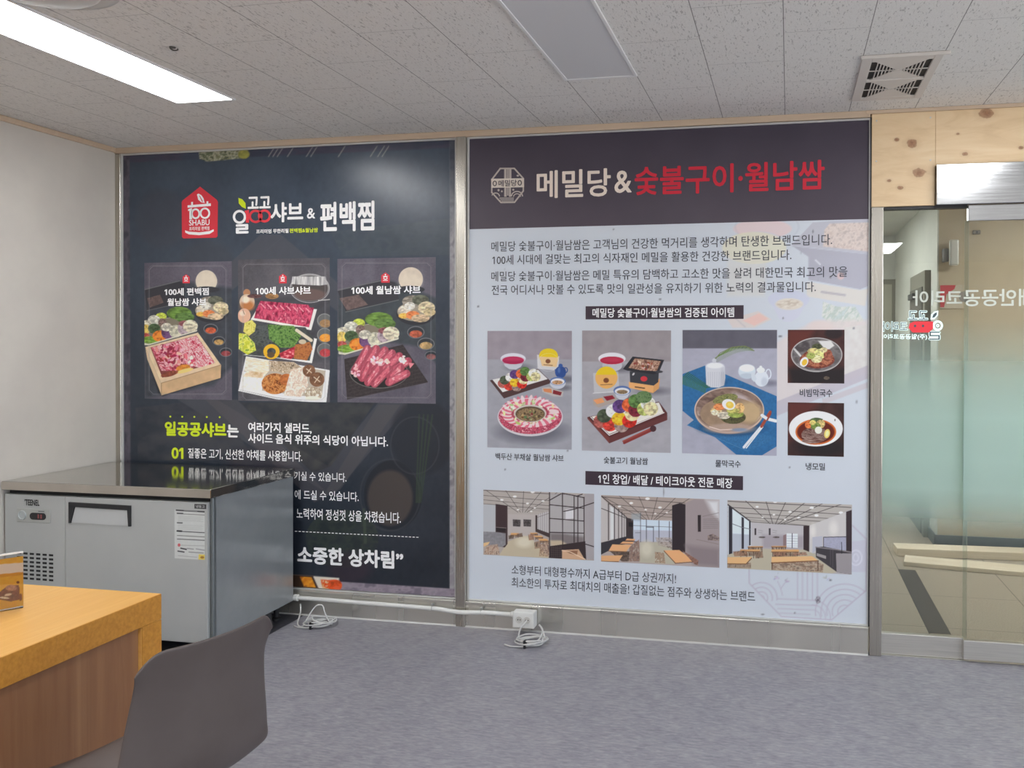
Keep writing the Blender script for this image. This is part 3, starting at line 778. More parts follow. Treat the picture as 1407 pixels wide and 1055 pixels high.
cv.mottle(cv.mpoly([(455, 318), (620, 300), (620, 350), (470, 352)])*0.25, [(60, 70, 72), (84, 92, 88), (60, 68, 76)], 16, 12, 14)
# stone border with sprigs along the top
top = np.clip((cv.P[:, 2]-2.512)/0.008, 0, 1)
cv.mottle(top*0.85, [(52, 56, 72), (66, 62, 78), (58, 64, 80)], 26, 12, 21)
lf = np.clip((-0.868-cv.P[:, 0])/0.006, 0, 1); rt = np.clip((cv.P[:, 0]-1.068)/0.006, 0, 1); bt = np.clip((0.193-cv.P[:, 2])/0.006, 0, 1)
cv.mottle(lf*0.9, [(58, 56, 66), (84, 78, 88), (66, 62, 72)], 9, 14, 22)
cv.mottle(rt, [(120, 118, 124), (156, 154, 158), (140, 136, 142)], 5, 8, 23)
cv.mottle(rt*np.clip((330-cv.Y)/90, 0, 1), [(56, 62, 76), (80, 84, 94), (66, 72, 84)], 9, 14, 22)
cv.mottle(bt, [(108, 100, 112), (142, 132, 142), (124, 114, 126)], 9, 6, 24)
cv.mottle(cv.mpoly([(273, 207), (342, 205), (338, 217), (285, 222), (274, 218)]), [(58, 66, 60), (110, 112, 84), (160, 158, 140), (84, 92, 70)], 5, 4, 25)
cv.mottle(cv.mell(335, 212, 8, 6), [(150, 146, 70), (110, 112, 60)], 4, 4, 26)
for x in (372, 378, 384, 398, 424, 430, 468, 512, 522, 528): cv.line([(x+6, 201), (x-3, 215)], 1.3, (150, 150, 146), 0.7)
# food strip at the lower edge
cv.poly([(398, 789), (466, 794), (466, 812), (398, 810)], (214, 204, 190)); cv.poly([(398, 789), (430, 791), (438, 809), (398, 806)], (60, 44, 34))
cv.mottle(cv.mpoly([(412, 792), (428, 793), (434, 807), (418, 806)]), [(160, 84, 30), (226, 150, 40), (200, 120, 30)], 6, 5, 31)
cv.mottle(cv.mpoly([(440, 796), (464, 797), (464, 812), (444, 810)]), [(226, 214, 200), (236, 130, 60), (216, 70, 36), (240, 200, 160)], 6, 5, 32)
cv.ell(460, 804, 10, 8, (222, 84, 40), nz=(0.3, 4)); cv.ell(463, 808, 5, 3, (226, 96, 60))
cv.build('printed_ground', M_ink_dark, dp)

Y1, Y2, Y3 = PY-0.0012, PY-0.0024, PY-0.0036
def P_(crop): return lambda x, y: (crop[0]+x/crop[2], crop[1]+y/crop[2])
def frame_line(cv, l, t, r, b, k, col=(150, 146, 152)):
    for o, a in ((0, 0.55), (-7, 0.2)):
        q = [(l+o+k, t+o), (r-o-k, t+o), (r-o, t+o+k), (r-o, b-o-k), (r-o-k, b-o), (l+o+k, b-o), (l+o, b-o-k), (l+o, t+o+k), (l+o+k, t+o)]
        cv.line(q, 3.0, col, a)
def veg_platter(cv, x, y, s):
    """the long dish of cut vegetables; drawn around x, y at scale s"""
    F = lambda a, b: (x+a*s, y+b*s)
    cv.poly([F(-200, 60), F(-200, -20), F(150, -70), F(200, 40), F(195, 52), F(-150, 152), F(-190, 148)], (176, 172, 150))
    cv.poly([F(-198, 56), F(-190, -20), F(150, -66), F(194, 34), F(-160, 134), F(-190, 128)], (120, 112, 96))
    for a, b, rx, ry, col in ((70, -80, 90, 46, (96, 128, 56)), (110, -50, 70, 36, (88, 118, 60)), (-60, -56, 40, 28, (178, 190, 74)), (-110, -30, 46, 36, (206, 204, 190)),
                              (-165, 0, 34, 30, (196, 190, 170)), (-170, 36, 32, 36, (208, 178, 92)), (-50, -14, 30, 30, (120, 98, 92)), (-110, 30, 44, 36, (66, 86, 56)),
                              (-170, 84, 30, 22, (170, 74, 70)), (-140, 112, 60, 26, (120, 158, 60)), (-70, 84, 52, 40, (226, 126, 46)), (-14, 60, 44, 44, (98, 66, 104)),
                              (-20, 20, 40, 30, (202, 196, 180)), (44, 50, 46, 46, (188, 184, 164)), (100, 30, 40, 44, (160, 142, 148)), (110, -6, 44, 22, (128, 76, 80)), (150, 12, 54, 44, (206, 196, 172))):
        xx, yy = F(a, b); cv.heap(xx, yy, rx*s, ry*s, col, int(abs(a*7+b))+3)
    cv.line([F(-190, 140), F(-150, 146), F(196, 46)], 7*s, (206, 202, 186))
def noodle_bowl(cv, x, y, s):
    F = lambda a, b: (x+a*s, y+b*s)
    cv.ell(*F(0, 30), 128*s, 76*s, (44, 46, 52)); cv.ell(*F(0, 16), 122*s, 64*s, (150, 140, 124))
    for a, b, rx, ry, col in ((-20, -50, 70, 40, (150, 140, 128)), (30, -60, 56, 34, (92, 94, 80)), (-70, 10, 46, 34, (206, 196, 180)), (70, -10, 56, 40, (206, 190, 156)), (90, 20, 40, 26, (190, 172, 132)),
                              (-80, 44, 34, 18, (226, 170, 80)), (-20, 40, 46, 28, (226, 128, 76)), (30, 60, 60, 26, (198, 172, 140)), (-40, -20, 36, 26, (214, 208, 196))):
        xx, yy = F(a, b); cv.heap(xx, yy, rx*s, ry*s, col, int(abs(a*3+b*5))+2)
def sauce(cv, x, y, r, col):
    cv.ell(x, y, r, r*0.72, (46, 50, 56)); cv.ring(x, y, r, r*0.72, r*0.12, (128, 130, 134), 0.7); cv.ell(x, y+r*0.2, r*0.74, r*0.42, col, nz=(0.35, r*0.25))
def slate_ground(cv, tone=(84, 80, 90), seed=1):
    cv.fill(tone); cv.C += ((fnoise(cv.X/90, cv.Y/130, seed)-0.5)*26)[:, None]; cv.C += ((fnoise(cv.X/9, cv.Y/9, seed+5)-0.5)*12)[:, None]

# picture 1: wooden box of sliced beef
cr = (190, 350, 5.023); cv = wall_canvas((199, 360, 319, 548.5), cr, Y1, 1.7); slate_ground(cv, (88, 84, 95), 2)
cv.poly([(45, 250), (300, 180), (660, 230), (660, 760), (520, 900), (45, 990)], (58, 62, 70), soft=30, nz=(0.15, 40))
cv.poly([(45, 240), (280, 180), (320, 200), (320, 330), (60, 385)], (52, 52, 58)); cv.poly([(60, 300), (150, 275), (175, 330), (80, 365)], (92, 76, 74), nz=(0.2, 12)); cv.line([(45, 240), (285, 180)], 7, (96, 96, 100))
cv.line([(60, 385), (330, 325)], 5, (104, 104, 106), 0.7)
cv.ell(470, 182, 74, 76, (202, 190, 172), nz=(0.06, 30)); cv.ell(470, 196, 70, 60, (214, 202, 184), a=0.5, soft=30); cv.ell(470, 240, 90, 22, (48, 50, 56))
noodle_bowl(cv, 505, 370, 0.92); veg_platter(cv, 215, 480, 0.96)
sauce(cv, 500, 512, 50, (180, 84, 56)); sauce(cv, 556, 594, 44, (170, 136, 84)); sauce(cv, 604, 672, 44, (140, 62, 66))
cv.poly([(45, 640), (420, 545), (572, 770), (575, 850), (170, 975), (140, 960)], (40, 42, 48), soft=14)
cv.poly([(48, 636), (412, 536), (572, 762), (158, 890)], (214, 190, 158), nz=(0.08, 30)); cv.poly([(48, 636), (158, 890), (160, 968), (62, 720)], (206, 180, 146)); cv.poly([(158, 884), (572, 758), (568, 850), (160, 970)], (196, 162, 124), nz=(0.12, 60))
cv.line([(158, 886), (570, 760)], 4, (150, 118, 88)); cv.line([(158, 888), (160, 968)], 4, (150, 118, 88))
m = cv.mpoly([(84, 640), (402, 556), (530, 746), (166, 848)]); cv.put(m, (122, 60, 58))
cv.mottle(cv.mpoly([(88, 640), (290, 588), (400, 770), (300, 800), (160, 800)]), [(140, 44, 62), (176, 66, 84), (206, 110, 124), (226, 186, 188), (160, 52, 72)], 22, 13, 41, 0.5)
cv.mottle(cv.mpoly([(272, 592), (402, 558), (528, 746), (420, 780), (360, 760)]), [(184, 52, 76), (232, 210, 208), (190, 64, 84), (240, 226, 222), (176, 48, 70)], 30, 10, 42, 0.95)
cv.bits(230, 690, 110, 70, 70, 9, [(206, 120, 132), (150, 44, 60), (222, 170, 172)], 0.4, 1.9)
cv.ell(310, 780, 50, 22, (206, 130, 50), -0.2, nz=(0.2, 12)); cv.ell(322, 800, 60, 13, (230, 196, 120), -0.25); cv.ell(215, 822, 60, 18, (128, 66, 48), -0.25, nz=(0.3, 12)); cv.bits(370, 740, 22, 40, 14, 9, [(236, 216, 212), (200, 90, 104)])
frame_line(cv, 76, 78, 604, 960, 26); cv.build('platter_picture', M_ink_dark, dp)
p = P_(cr)
def house(name, cx, cy, w, h, parent=dp):
    """the small red house-shaped badge"""
    o = shapes(name, [[(cx, cy-h/2), (cx+w/2, cy-h*0.22), (cx+w/2, cy+h/2), (cx-w/2, cy+h/2), (cx-w/2, cy-h*0.22)]], Y2, T_logo, parent)
    q = ringp(cx, cy+h*0.04, w*0.26, w*0.2, w*0.1, 16)+[barp(cx-w*0.3, cy-h*0.16, cx+w*0.3, cy-h*0.10), barp(cx-w*0.28, cy+h*0.24, cx+w*0.28, cy+h*0.31), ellp(cx, cy-h*0.28, w*0.08, h*0.09, 10)]
    shapes('badge_marks', q, Y3, T_white, o)
house('house_badge', 256.5, 383, 9.8, 12.2)
ptext('heading', '100세 편백찜', (226.8, 395.6, 287.6, 405.9), Y2, T_white, dp, 0.035)
ptext('heading', '월남쌈 샤브', (230.4, 409.6, 284.2, 420.2), Y2, T_white, dp, 0.035)

# picture 2: trays of beef, greens and mushrooms
cr = (320, 350, 5.021); cv = wall_canvas((327.6, 355.5, 453.6, 551.5), cr, Y1, 1.7); slate_ground(cv, (82, 80, 86), 3)
cv.poly([(30, 300), (700, 250), (700, 720), (30, 720)], (66, 66, 72), soft=60, nz=(0.15, 50))
cv.ell(530, 225, 134, 96, (128, 126, 126)); cv.ell(530, 232, 124, 86, (72, 66, 66)); cv.mottle(cv.mpoly([(410, 150), (640, 150), (652, 205), (600, 212), (440, 205), (404, 200)]), [(92, 90, 92), (206, 204, 202), (150, 148, 150), (220, 218, 216), (108, 106, 108)], 40, 400, 44)
cv.ell(530, 275, 110, 40, (104, 84, 80), a=0.8, soft=12); cv.ring(530, 232, 138, 100, 5, (180, 178, 178), 0.8); cv.line([(590, 315), (676, 308)], 6, (186, 184, 182))
cv.ell(96, 262, 24, 26, (170, 120, 86)); cv.ell(98, 325, 52, 54, (196, 172, 146)); cv.ell(100, 352, 46, 34, (176, 112, 66), soft=20); cv.ell(88, 310, 26, 24, (226, 210, 190), soft=14); cv.ell(78, 420, 44, 50, (206, 164, 138)); cv.ell(66, 404, 20, 18, (228, 206, 186), soft=12); cv.line([(70, 384), (80, 410)], 5, (130, 96, 70))
cv.heap(270, 285, 46, 20, (150, 110, 70)); cv.heap(150, 285, 50, 14, (90, 60, 60))
cv.poly([(186, 340), (580, 376), (540, 520), (122, 448)], (222, 216, 212)); cv.poly([(186, 330), (560, 365), (525, 500), (145, 436)], (146, 44, 70))
cv.mottle(cv.mpoly([(190, 318), (520, 345), (550, 390), (525, 498), (148, 434), (160, 380)]), [(120, 30, 56), (172, 46, 80), (206, 84, 112), (150, 38, 70), (222, 130, 146)], 20, 34, 45, 0.1)
for k in range(8): cv.line([(196+k*44, 340+k*4), (222+k*44, 366+k*4)], 8, (226, 160, 170), 0.75)
for k in range(8): cv.line([(175+k*46, 420+k*8), (188+k*46, 390+k*7)], 6, (206, 110, 132), 0.55)
cv.poly([(70, 690), (560, 575), (580, 580), (545, 748), (300, 712)], (222, 222, 216)); cv.poly([(150, 480), (500, 500), (560, 580), (530, 730), (100, 690)], (62, 66, 66), nz=(0.3, 20))
cv.mottle(cv.mpoly([(160, 490), (300, 480), (330, 580), (230, 640), (110, 600)]), [(48, 54, 56), (84, 88, 88), (58, 66, 58)], 24, 12, 46, -0.4)
cv.mottle(cv.mpoly([(240, 480), (420, 490), (470, 560), (420, 640), (330, 640), (250, 580)]), [(44, 72, 36), (84, 122, 56), (112, 150, 76), (58, 88, 46)], 13, 11, 47)
cv.mottle(cv.mpoly([(80, 470), (130, 448), (160, 480), (150, 530), (110, 560), (72, 530)]), [(196, 186, 84), (222, 212, 120), (170, 160, 60)], 16, 14, 48)
cv.mottle(cv.mpoly([(40, 540), (90, 545), (150, 610), (160, 660), (100, 690), (40, 650)]), [(206, 206, 70), (178, 186, 52), (226, 222, 110), (120, 150, 50)], 18, 14, 49)
cv.ring(266, 668, 56, 52, 26, (226, 172, 40)); cv.ell(262, 690, 26, 20, (86, 70, 50)); cv.mottle(cv.mpoly([(320, 680), (430, 630), (440, 690), (400, 720), (330, 710)]), [(150, 30, 46), (196, 60, 78), (226, 150, 150)], 18, 12, 50)
cv.mottle(cv.mpoly([(430, 620), (530, 600), (550, 650), (510, 730), (420, 715)]), [(128, 70, 40), (180, 112, 60), (150, 90, 52)], 14, 8, 51); cv.line([(440, 520), (540, 590)], 22, (206, 196, 176)); cv.ell(480, 600, 26, 16, (190, 176, 150))
cv.poly([(40, 930), (60, 830), (90, 700), (665, 795), (640, 1020), (300, 985)], (226, 224, 220)); cv.poly([(70, 830), (100, 710), (640, 800), (610, 990), (70, 920)], (178, 166, 150))
cv.mottle(cv.mpoly([(92, 705), (246, 728), (250, 800), (215, 840), (80, 800)]), [(206, 196, 176), (236, 230, 214), (214, 200, 170), (240, 234, 222)], 60, 7, 52, 0.08)
cv.poly([(66, 805), (216, 815), (200, 940), (58, 920)], (232, 228, 218), nz=(0.1, 14)); cv.mottle(cv.mpoly([(100, 800), (216, 812), (205, 850), (70, 840)]), [(190, 156, 110), (232, 224, 206)], 30, 20, 53)
cv.mottle(cv.mell(290, 890, 92, 72), [(112, 62, 30), (176, 104, 50), (206, 146, 84), (140, 78, 40)], 18, 13, 54, 0.6); cv.mottle(cv.mell(370, 860, 46, 40), [(150, 80, 40), (196, 116, 60)], 10, 12, 55)
cv.mottle(cv.mpoly([(250, 730), (420, 740), (480, 780), (400, 820), (260, 800)]), [(110, 92, 76), (198, 180, 156), (150, 126, 100), (220, 206, 186)], 15, 17, 56)
cv.mottle(cv.mpoly([(400, 790), (500, 770), (520, 900), (470, 980), (350, 970), (370, 900)]), [(226, 212, 196), (196, 170, 150), (238, 228, 216), (210, 190, 170)], 13, 16, 57)
for X_, Y_, r in ((525, 800, 44), (580, 860, 52)): cv.ell(X_, Y_, r, r*0.96, (118, 82, 60), nz=(0.25, 12)); cv.line([(X_-r*0.4, Y_-r*0.3), (X_+r*0.4, Y_+r*0.3)], 6, (206, 186, 160)); cv.line([(X_+r*0.3, Y_-r*0.4), (X_-r*0.3, Y_+r*0.4)], 6, (206, 186, 160))
cv.mottle(cv.mell(555, 955, 60, 46), [(226, 218, 200), (150, 128, 104), (236, 230, 216)], 12, 22, 58); cv.ell(548, 990, 50, 16, (228, 220, 206))
cv.line([(40, 935), (300, 992), (640, 1022), (664, 800)], 8, (236, 236, 234))
for Y_, col in ((465, (150, 116, 80)), (565, (226, 144, 56)), (668, (170, 60, 66))): 
    cv.ell(632, Y_-8, 52, 52, (96, 98, 98)); cv.ring(632, Y_-14, 50, 46, 5, (150, 152, 150), 0.7); cv.ell(638, Y_+8, 40, 28, col, nz=(0.2, 10))
frame_line(cv, 70, 66, 636, 1000, 22); cv.build('platter_picture', M_ink_dark, dp)
house('house_badge', 389.2, 382.6, 10.6, 13.4)
ptext('heading', '100세 샤브샤브', (351.9, 393.6, 427.6, 405), Y2, T_white, dp, 0.035)

# picture 3: rolled beef slices on a black plate
cr = (455, 350, 5.027); cv = wall_canvas((464, 354.5, 599, 553.5), cr, Y1, 1.7); slate_ground(cv, (90, 86, 97), 4)
cv.poly([(45, 250), (420, 180), (730, 300), (730, 760), (640, 640), (380, 600), (45, 700)], (60, 66, 72), soft=24, nz=(0.12, 40)); cv.poly([(45, 250), (340, 172), (440, 190), (470, 310), (100, 395)], (54, 54, 60)); cv.poly([(56, 300), (190, 275), (255, 345), (110, 385)], (98, 82, 80), nz=(0.2, 14)); cv.line([(45, 245), (345, 178)], 8, (98, 98, 102))
cv.line([(100, 395), (466, 312)], 6, (100, 104, 104), 0.8)
cv.ell(550, 168, 84, 82, (204, 190, 172), nz=(0.06, 30)); cv.ell(550, 190, 78, 60, (216, 204, 186), a=0.5, soft=30); cv.ell(546, 240, 100, 26, (50, 52, 58))
noodle_bowl(cv, 585, 375, 1.05); veg_platter(cv, 255, 530, 1.06)
sauce(cv, 585, 535, 60, (178, 90, 66)); sauce(cv, 655, 615, 60, (176, 146, 100)); sauce(cv, 690, 695, 44, (130, 84, 84))
cv.poly([(90, 720), (495, 620), (670, 880), (110, 1000)], (52, 46, 48), nz=(0.2, 10))
for k in range(12): cv.line([(100+k*2, 740+k*24), (500+k*15, 640+k*22)], 2.5, (84, 76, 76), 0.5)
cv.ell(330, 815, 200, 106, (30, 30, 32)); cv.ring(330, 815, 202, 108, 5, (122, 118, 116), 0.8)
def roll(x0, y0, x1, y1, w, sd):
    L = math.hypot(x1-x0, y1-y0); a = math.atan2(y1-y0, x1-x0); m = cv.mpoly([(x0-math.sin(a)*w, y0+math.cos(a)*w), (x1-math.sin(a)*w, y1+math.cos(a)*w), (x1+math.sin(a)*w, y1-math.cos(a)*w), (x0+math.sin(a)*w, y0-math.cos(a)*w)], 9)
    m = np.maximum(m, np.maximum(cv.mell(x0, y0, w, w), cv.mell(x1, y1, w, w)))
    cv.put(np.clip(m, 0, 1), (140, 52, 68)); cv.mottle(m*np.clip(cv.mpoly([(x0, y0+w*0.7), (x1, y1+w*0.7), (x1, y1-w*0.8), (x0, y0-w*0.8)], 12)+0.35, 0, 1), [(176, 70, 90), (214, 116, 130), (192, 88, 106), (230, 170, 174)], 26, 7, sd, a)
for i, (a, b, d, e) in enumerate([(250, 650, 165, 800), (310, 650, 200, 830), (370, 660, 260, 800), (420, 680, 300, 800), (470, 700, 360, 800), (530, 735, 430, 800), (260, 760, 215, 850), (330, 780, 255, 880), (400, 790, 300, 890), (480, 780, 410, 850), (520, 820, 400, 880)]): roll(a, b, d, e, 27, 60+i)
cv.bits(330, 735, 70, 26, 26, 8, [(236, 206, 206), (226, 180, 184)], 0.1, 1.7); cv.bits(495, 730, 20, 30, 12, 8, [(238, 220, 216)], 0, 1.6); cv.bits(170, 800, 30, 40, 12, 7, [(226, 176, 180)], 0, 1.5); cv.poly([(535, 745), (575, 750), (545, 785)], (214, 130, 140))
frame_line(cv, 76, 58, 688, 985, 24); cv.build('platter_picture', M_ink_dark, dp)
house('house_badge', 530.1, 381.4, 11.6, 14)
ptext('heading', '100세 월남쌈 샤브', (483.4, 392.6, 578.4, 404.2), Y2, T_white, dp, 0.035)

# big house badge
b1 = shapes('house_badge', [[(273, 258.4), (275.3, 256.4), (277.6, 258.2), (298.4, 274.6), (299.8, 277.4), (299.3, 324.6), (297.4, 326.6), (252.4, 327.6), (250.4, 325.6), (250.2, 277.6), (251.6, 275.2)]], Y1, T_logo, dp)
p = P_((150, 180, 5.628))
Q = ringp(p(672, 640)[0], p(672, 640)[1], 6.4, 7.4, 2.5)+ringp(p(744, 636)[0], p(744, 636)[1], 7.2, 7.8, 2.5)
Q += [[p(*k) for k in ((614, 606), (645, 594), (645, 684), (624, 684), (624, 616), (614, 620))], [p(*k) for k in ((610, 575), (790, 560), (790, 580), (610, 594))], [p(*k) for k in ((637, 550), (652, 548), (652, 574), (637, 575))], [p(*k) for k in ((756, 545), (770, 543), (770, 564), (756, 565))],
      [p(*k) for k in ((682, 490), (696, 484), (718, 498), (734, 522), (742, 556), (716, 552), (692, 532))], [p(*k) for k in ((590, 768), (620, 778), (700, 784), (780, 774), (812, 760), (812, 776), (780, 796), (700, 806), (620, 800), (592, 786))]]
shapes('badge_marks', Q, Y2, T_white, b1)
shapes('leaf_vein', [[p(*k) for k in ((700, 500), (706, 500), (730, 548), (722, 548))]], Y3, T_logo, b1)
ptext('badge_lettering', 'SHABU', (260.4, 301.8, 288.6, 309.8), Y2, T_white, b1, 0.015)
ptext('badge_lettering', '프리미엄 편백찜', (260.6, 311.4, 288.4, 316.6), Y2, T_white, b1, 0.015)
# title
p = P_((300, 240, 4.138))
def pb(a, t, b, d): A = p(a, t); B = p(b, d); return (A[0], A[1], B[0], B[1])
shapes('title_ring', ringp(*p(122, 240), 9.2, 9.6, 3.3), Y1, T_white, dp)
ptext('title', 'ㄹ', pb(101, 281, 174, 335), Y1, T_white, dp, 0.05)
ptext('title', '고고', pb(168, 124, 299, 193), Y1, T_white, dp, 0.04)
ptext('title', '샤브', pb(298, 156, 484, 270), Y1, T_white, dp, 0.035)
ptext('title', '&', pb(505, 190, 552, 250), Y1, T_white, dp, 0.02)
ptext('title', '편백찜', pb(580, 152, 889, 322), Y1, T_white, dp, 0.035)
shapes('title_infinity', ringp(*p(214, 237), 9.6, 9.2, 3.2)+ringp(*p(264, 235), 9.0, 9.0, 3.2)+[[p(*k) for k in ((152, 205), (176, 199), (176, 273), (158, 273), (158, 216), (152, 218))]], Y1, T_red, dp)
shapes('title_leaf', [[p(*k) for k in ((116, 132), (138, 140), (156, 162), (158, 194), (136, 184), (118, 164))]], Y1, T_lime, dp)
ptext('subtitle', '프리미엄 무한리필', (352.4, 314.6, 396.8, 320.6), Y1, T_white, dp, 0.03)
ptext('subtitle', '편백찜&월남쌈', (398.2, 313.4, 437.2, 319.6), Y1, T_lime, dp, 0.03)
# lower lettering
for x in (234.5, 250.8, 267.5, 284.6, 302.3): shapes('accent_dot', [ellp(x, 572.6+(x-268)*0.012, 1.3, 1.3, 12)], Y1, T_lime, dp)
ptext('slogan', '일공공샤브', (226.8, 579.6, 311.6, 599.8), Y1, T_lime, dp, 0.05)
ptext('slogan', '는', (312.2, 583.2, 328.4, 600.8), Y1, T_white, dp, 0.045)
ptext('slogan', '여러가지 샐러드,', (341.4, 580.6, 428.6, 595.2), Y1, T_white, dp, 0.03)
ptext('slogan', '사이드 음식 위주의 식당이 아닙니다.', (341.4, 597.4, 533.6, 611.2), Y1, T_white, dp, 0.03)
ptext('item_number', '01', (236.1, 614.6, 252.4, 630.4), Y1, T_lime, dp, 0.035)
ptext('text_line', '질좋은 고기, 신선한 야채를 사용합니다.', (258.9, 617.6, 415.6, 632.4), Y1, T_white, dp, 0.014)
ptext('text_line', '기실 수 있습니다.', (404.6, 648.6, 476.4, 661.0), Y1, T_white, dp, 0.014)
ptext('text_line', '에 드실 수 있습니다.', (405.2, 674.2, 493.2, 687.4), Y1, T_white, dp, 0.014)
ptext('text_line', '노력하여 정성껏 상을 차렸습니다.', (407.8, 700.8, 551, 716.0), Y1, T_white, dp, 0.014)
D = []
for k in range(34):
    x = 405.5+k*5.05; y = 729.6+(x-405.5)*0.0495
    D.append([(x, y-0.5), (x+3.2, y-0.35), (x+3.2, y+0.65), (x, y+0.5)])
shapes('dashed_rule', D, Y1, T_white, dp)
ptext('closing_line', '소중한 상차림”', (408.8, 753.4, 554.4, 778), Y1, T_white, dp, 0.045)

# ---------------------------------------------------------------- white poster
RX0, RX1, RZ0, RZ1 = 1.1805, 3.196, 0.1445, 2.5565
wp = empty('wall_poster', ((RX0+RX1)/2, PY, RZ0), 'white poster with a dark title band and eight food and dining room pictures', 'poster')
T_beige = tmat('ink_beige', 222, 208, 196, 0.5); T_red2 = tmat('ink_title_red', 192, 40, 58, 0.5); T_text = tmat('ink_charcoal', 74, 76, 84, 0.5, 1.0)
T_plum = tmat('ink_plum', 66, 54, 64, 0.4, 1.05)
cv = Cv((RX0, PY, RZ0), (RX1-RX0, 0, 0), (0, 0, RZ1-RZ0), 404, 484, (0, 0, 1.0)); cv.soft = 1.3
PAPER = (191, 197, 205)
cv.fill(PAPER); cv.C += ((fnoise(cv.X/70, cv.Y/70, 2)-0.5)*5)[:, None]
# ghost pictures in the paper
p = P_((1010, 295, 5.705)); pp = lambda *q: [p(*k) for k in q]
cv.ell(*p(215, 110), 40, 13, (214, 190, 190), a=0.75); cv.ring(*p(250, 95), 44, 22, 1.0, (168, 174, 186), 0.6); cv.ell(*p(190, 200), 30, 12, (190, 196, 206), a=0.6)
cv.ell(*p(150, 260), 44, 22, (212, 208, 182), a=0.7); cv.poly(pp((-60, 330), (250, 330), (230, 640), (-60, 640)), (204, 200, 190), a=0.45, soft=6)
cv.poly(pp((610, 60), (1060, 30), (1060, 310), (440, 240)), (176, 176, 186), a=0.9); cv.mottle(cv.mpoly(pp((740, 70), (1060, 60), (1060, 290), (690, 250), (700, 120))), [(180, 168, 164), (208, 196, 190), (192, 178, 172)], 4, 3, 71, 0.5)
cv.poly(pp((450, 245), (1045, 310), (1040, 560), (980, 585), (575, 510), (575, 330)), (166, 166, 178), a=0.95); cv.line(pp((630, 355), (668, 390)), 1.6, (206, 208, 214)); cv.ell(*p(828, 480), 5, 5, (206, 180, 178), a=0.8)
cv.poly(pp((565, 525), (980, 590), (1045, 580), (1020, 715), (560, 640)), (204, 200, 194), a=0.9); cv.line(pp((680, 605), (860, 630)), 3.2, (176, 172, 176))
cv.poly(pp((258, 640), (582, 650), (500, 800), (440, 840), (390, 838), (345, 815)), (192, 194, 208), a=0.9); cv.ell(*p(420, 665), 28.5, 13, (188, 192, 208), a=0.9); cv.ell(*p(425, 700), 19, 8, (206, 200, 190)); cv.mottle(cv.mell(*p(425, 700), 17, 6), [(186, 174, 160), (212, 206, 196)], 4, 2, 72)
cv.poly(pp((-60, 820), (180, 755), (285, 820), (150, 885), (-20, 885)), (204, 194, 190), a=0.9); cv.poly(pp((60, 830), (190, 770), (260, 815), (150, 870)), (216, 182, 174), a=0.9); cv.line(pp((-10, 800), (80, 880)), 1.5, (186, 180, 182))
cv.mottle(cv.mpoly(pp((690, 680), (800, 720), (940, 720), (1010, 830), (900, 900), (780, 880), (680, 800))), [(190, 200, 200), (176, 188, 180), (206, 208, 206), (192, 198, 190)], 2.5, 7, 73, 0.6); cv.ell(*p(680, 880), 18, 8, (218, 190, 180), a=0.8, soft=5)
# the ghost tray between and behind the small pictures
cv.poly([(1066, 470), (1120, 440), (1192, 440), (1192, 512), (1066, 560)], (206, 196, 194), a=0.8, soft=6); cv.mottle(cv.mpoly([(1160, 450), (1192, 446), (1192, 508), (1160, 520)])*0.6, [(196, 194, 190), (206, 208, 204)], 6, 6, 74)
cv.poly([(1066, 552), (1192, 502), (1192, 520), (1066, 572)], (178, 172, 182), a=0.85); cv.poly([(1130, 548), (1192, 525), (1192, 533), (1130, 556)], (186, 180, 186), a=0.8)
# octagon watermark low on the right
p = P_((990, 680, 5.862)); pp = lambda *q: [p(*k) for k in q]; WM = (176, 170, 184)
cv.poly(pp((1057, 375), (1185, 360), (1180, 620), (1057, 620)), (184, 182, 196), a=0.7)
cv.line(pp((230, 600), (232, 710), (490, 978), (895, 1005), (1172, 770), (1180, 360), (1062, 245)), 1.7, WM, 0.9)
for k in range(5): cv.line(pp((620+k*40, 620), (620+k*40, 838)), 1.5, WM, 0.8)
cv.line(pp((460, 835), (770, 850)), 1.5, WM, 0.8); cv.line(pp((445, 880), (780, 890)), 1.5, WM, 0.8); cv.line(pp((460, 915), (740, 925)), 1.5, WM, 0.7); cv.line(pp((480, 950), (720, 962)), 1.5, WM, 0.7)
oct_m = cv.mpoly(pp((230, 600), (232, 710), (490, 978), (895, 1005), (1172, 770), (1180, 620)))
for r in (130, 92, 55, 25):
    x, y = p(330, 830); cv.put(np.clip(cv.mell(x, y, r/5.862, r/5.862)-cv.mell(x, y, r/5.862-1.6, r/5.862-1.6), 0, 1)*oct_m*0.8*(cv.Y < y+4), WM)
for r in (240, 195, 150, 105, 60):
    x, y = p(1000, 940); cv.put(np.clip(cv.mell(x, y, r*1.0/5.862, r*0.95/5.862)-cv.mell(x, y, r/5.862-1.6, r*0.95/5.862-1.6), 0, 1)*oct_m*0.8*(cv.Y < y+6), WM)
for r in (150, 110, 70):
    x, y = p(740, 990); cv.put(np.clip(cv.mell(x, y, r/5.862, r/5.862)-cv.mell(x, y, r/5.862-1.5, r/5.862-1.5), 0, 1)*oct_m*0.7*(cv.X > x), WM)
cv.line(pp((500, 810), (485, 750), (460, 695)), 1.2, WM, 0.8); cv.line(pp((485, 755), (520, 705)), 1.2, WM, 0.8)
for fx, fy in ((445, 665), (540, 680), (862, 668)): cv.bits(p(fx, fy)[0], p(fx, fy)[1], 5, 4, 8, 1.0, [WM])
x, y = p(1090, 505); cv.ring(x, y, 9, 11, 1.6, (206, 206, 216)); cv.ring(x, y, 4, 6, 1.3, (206, 206, 216))
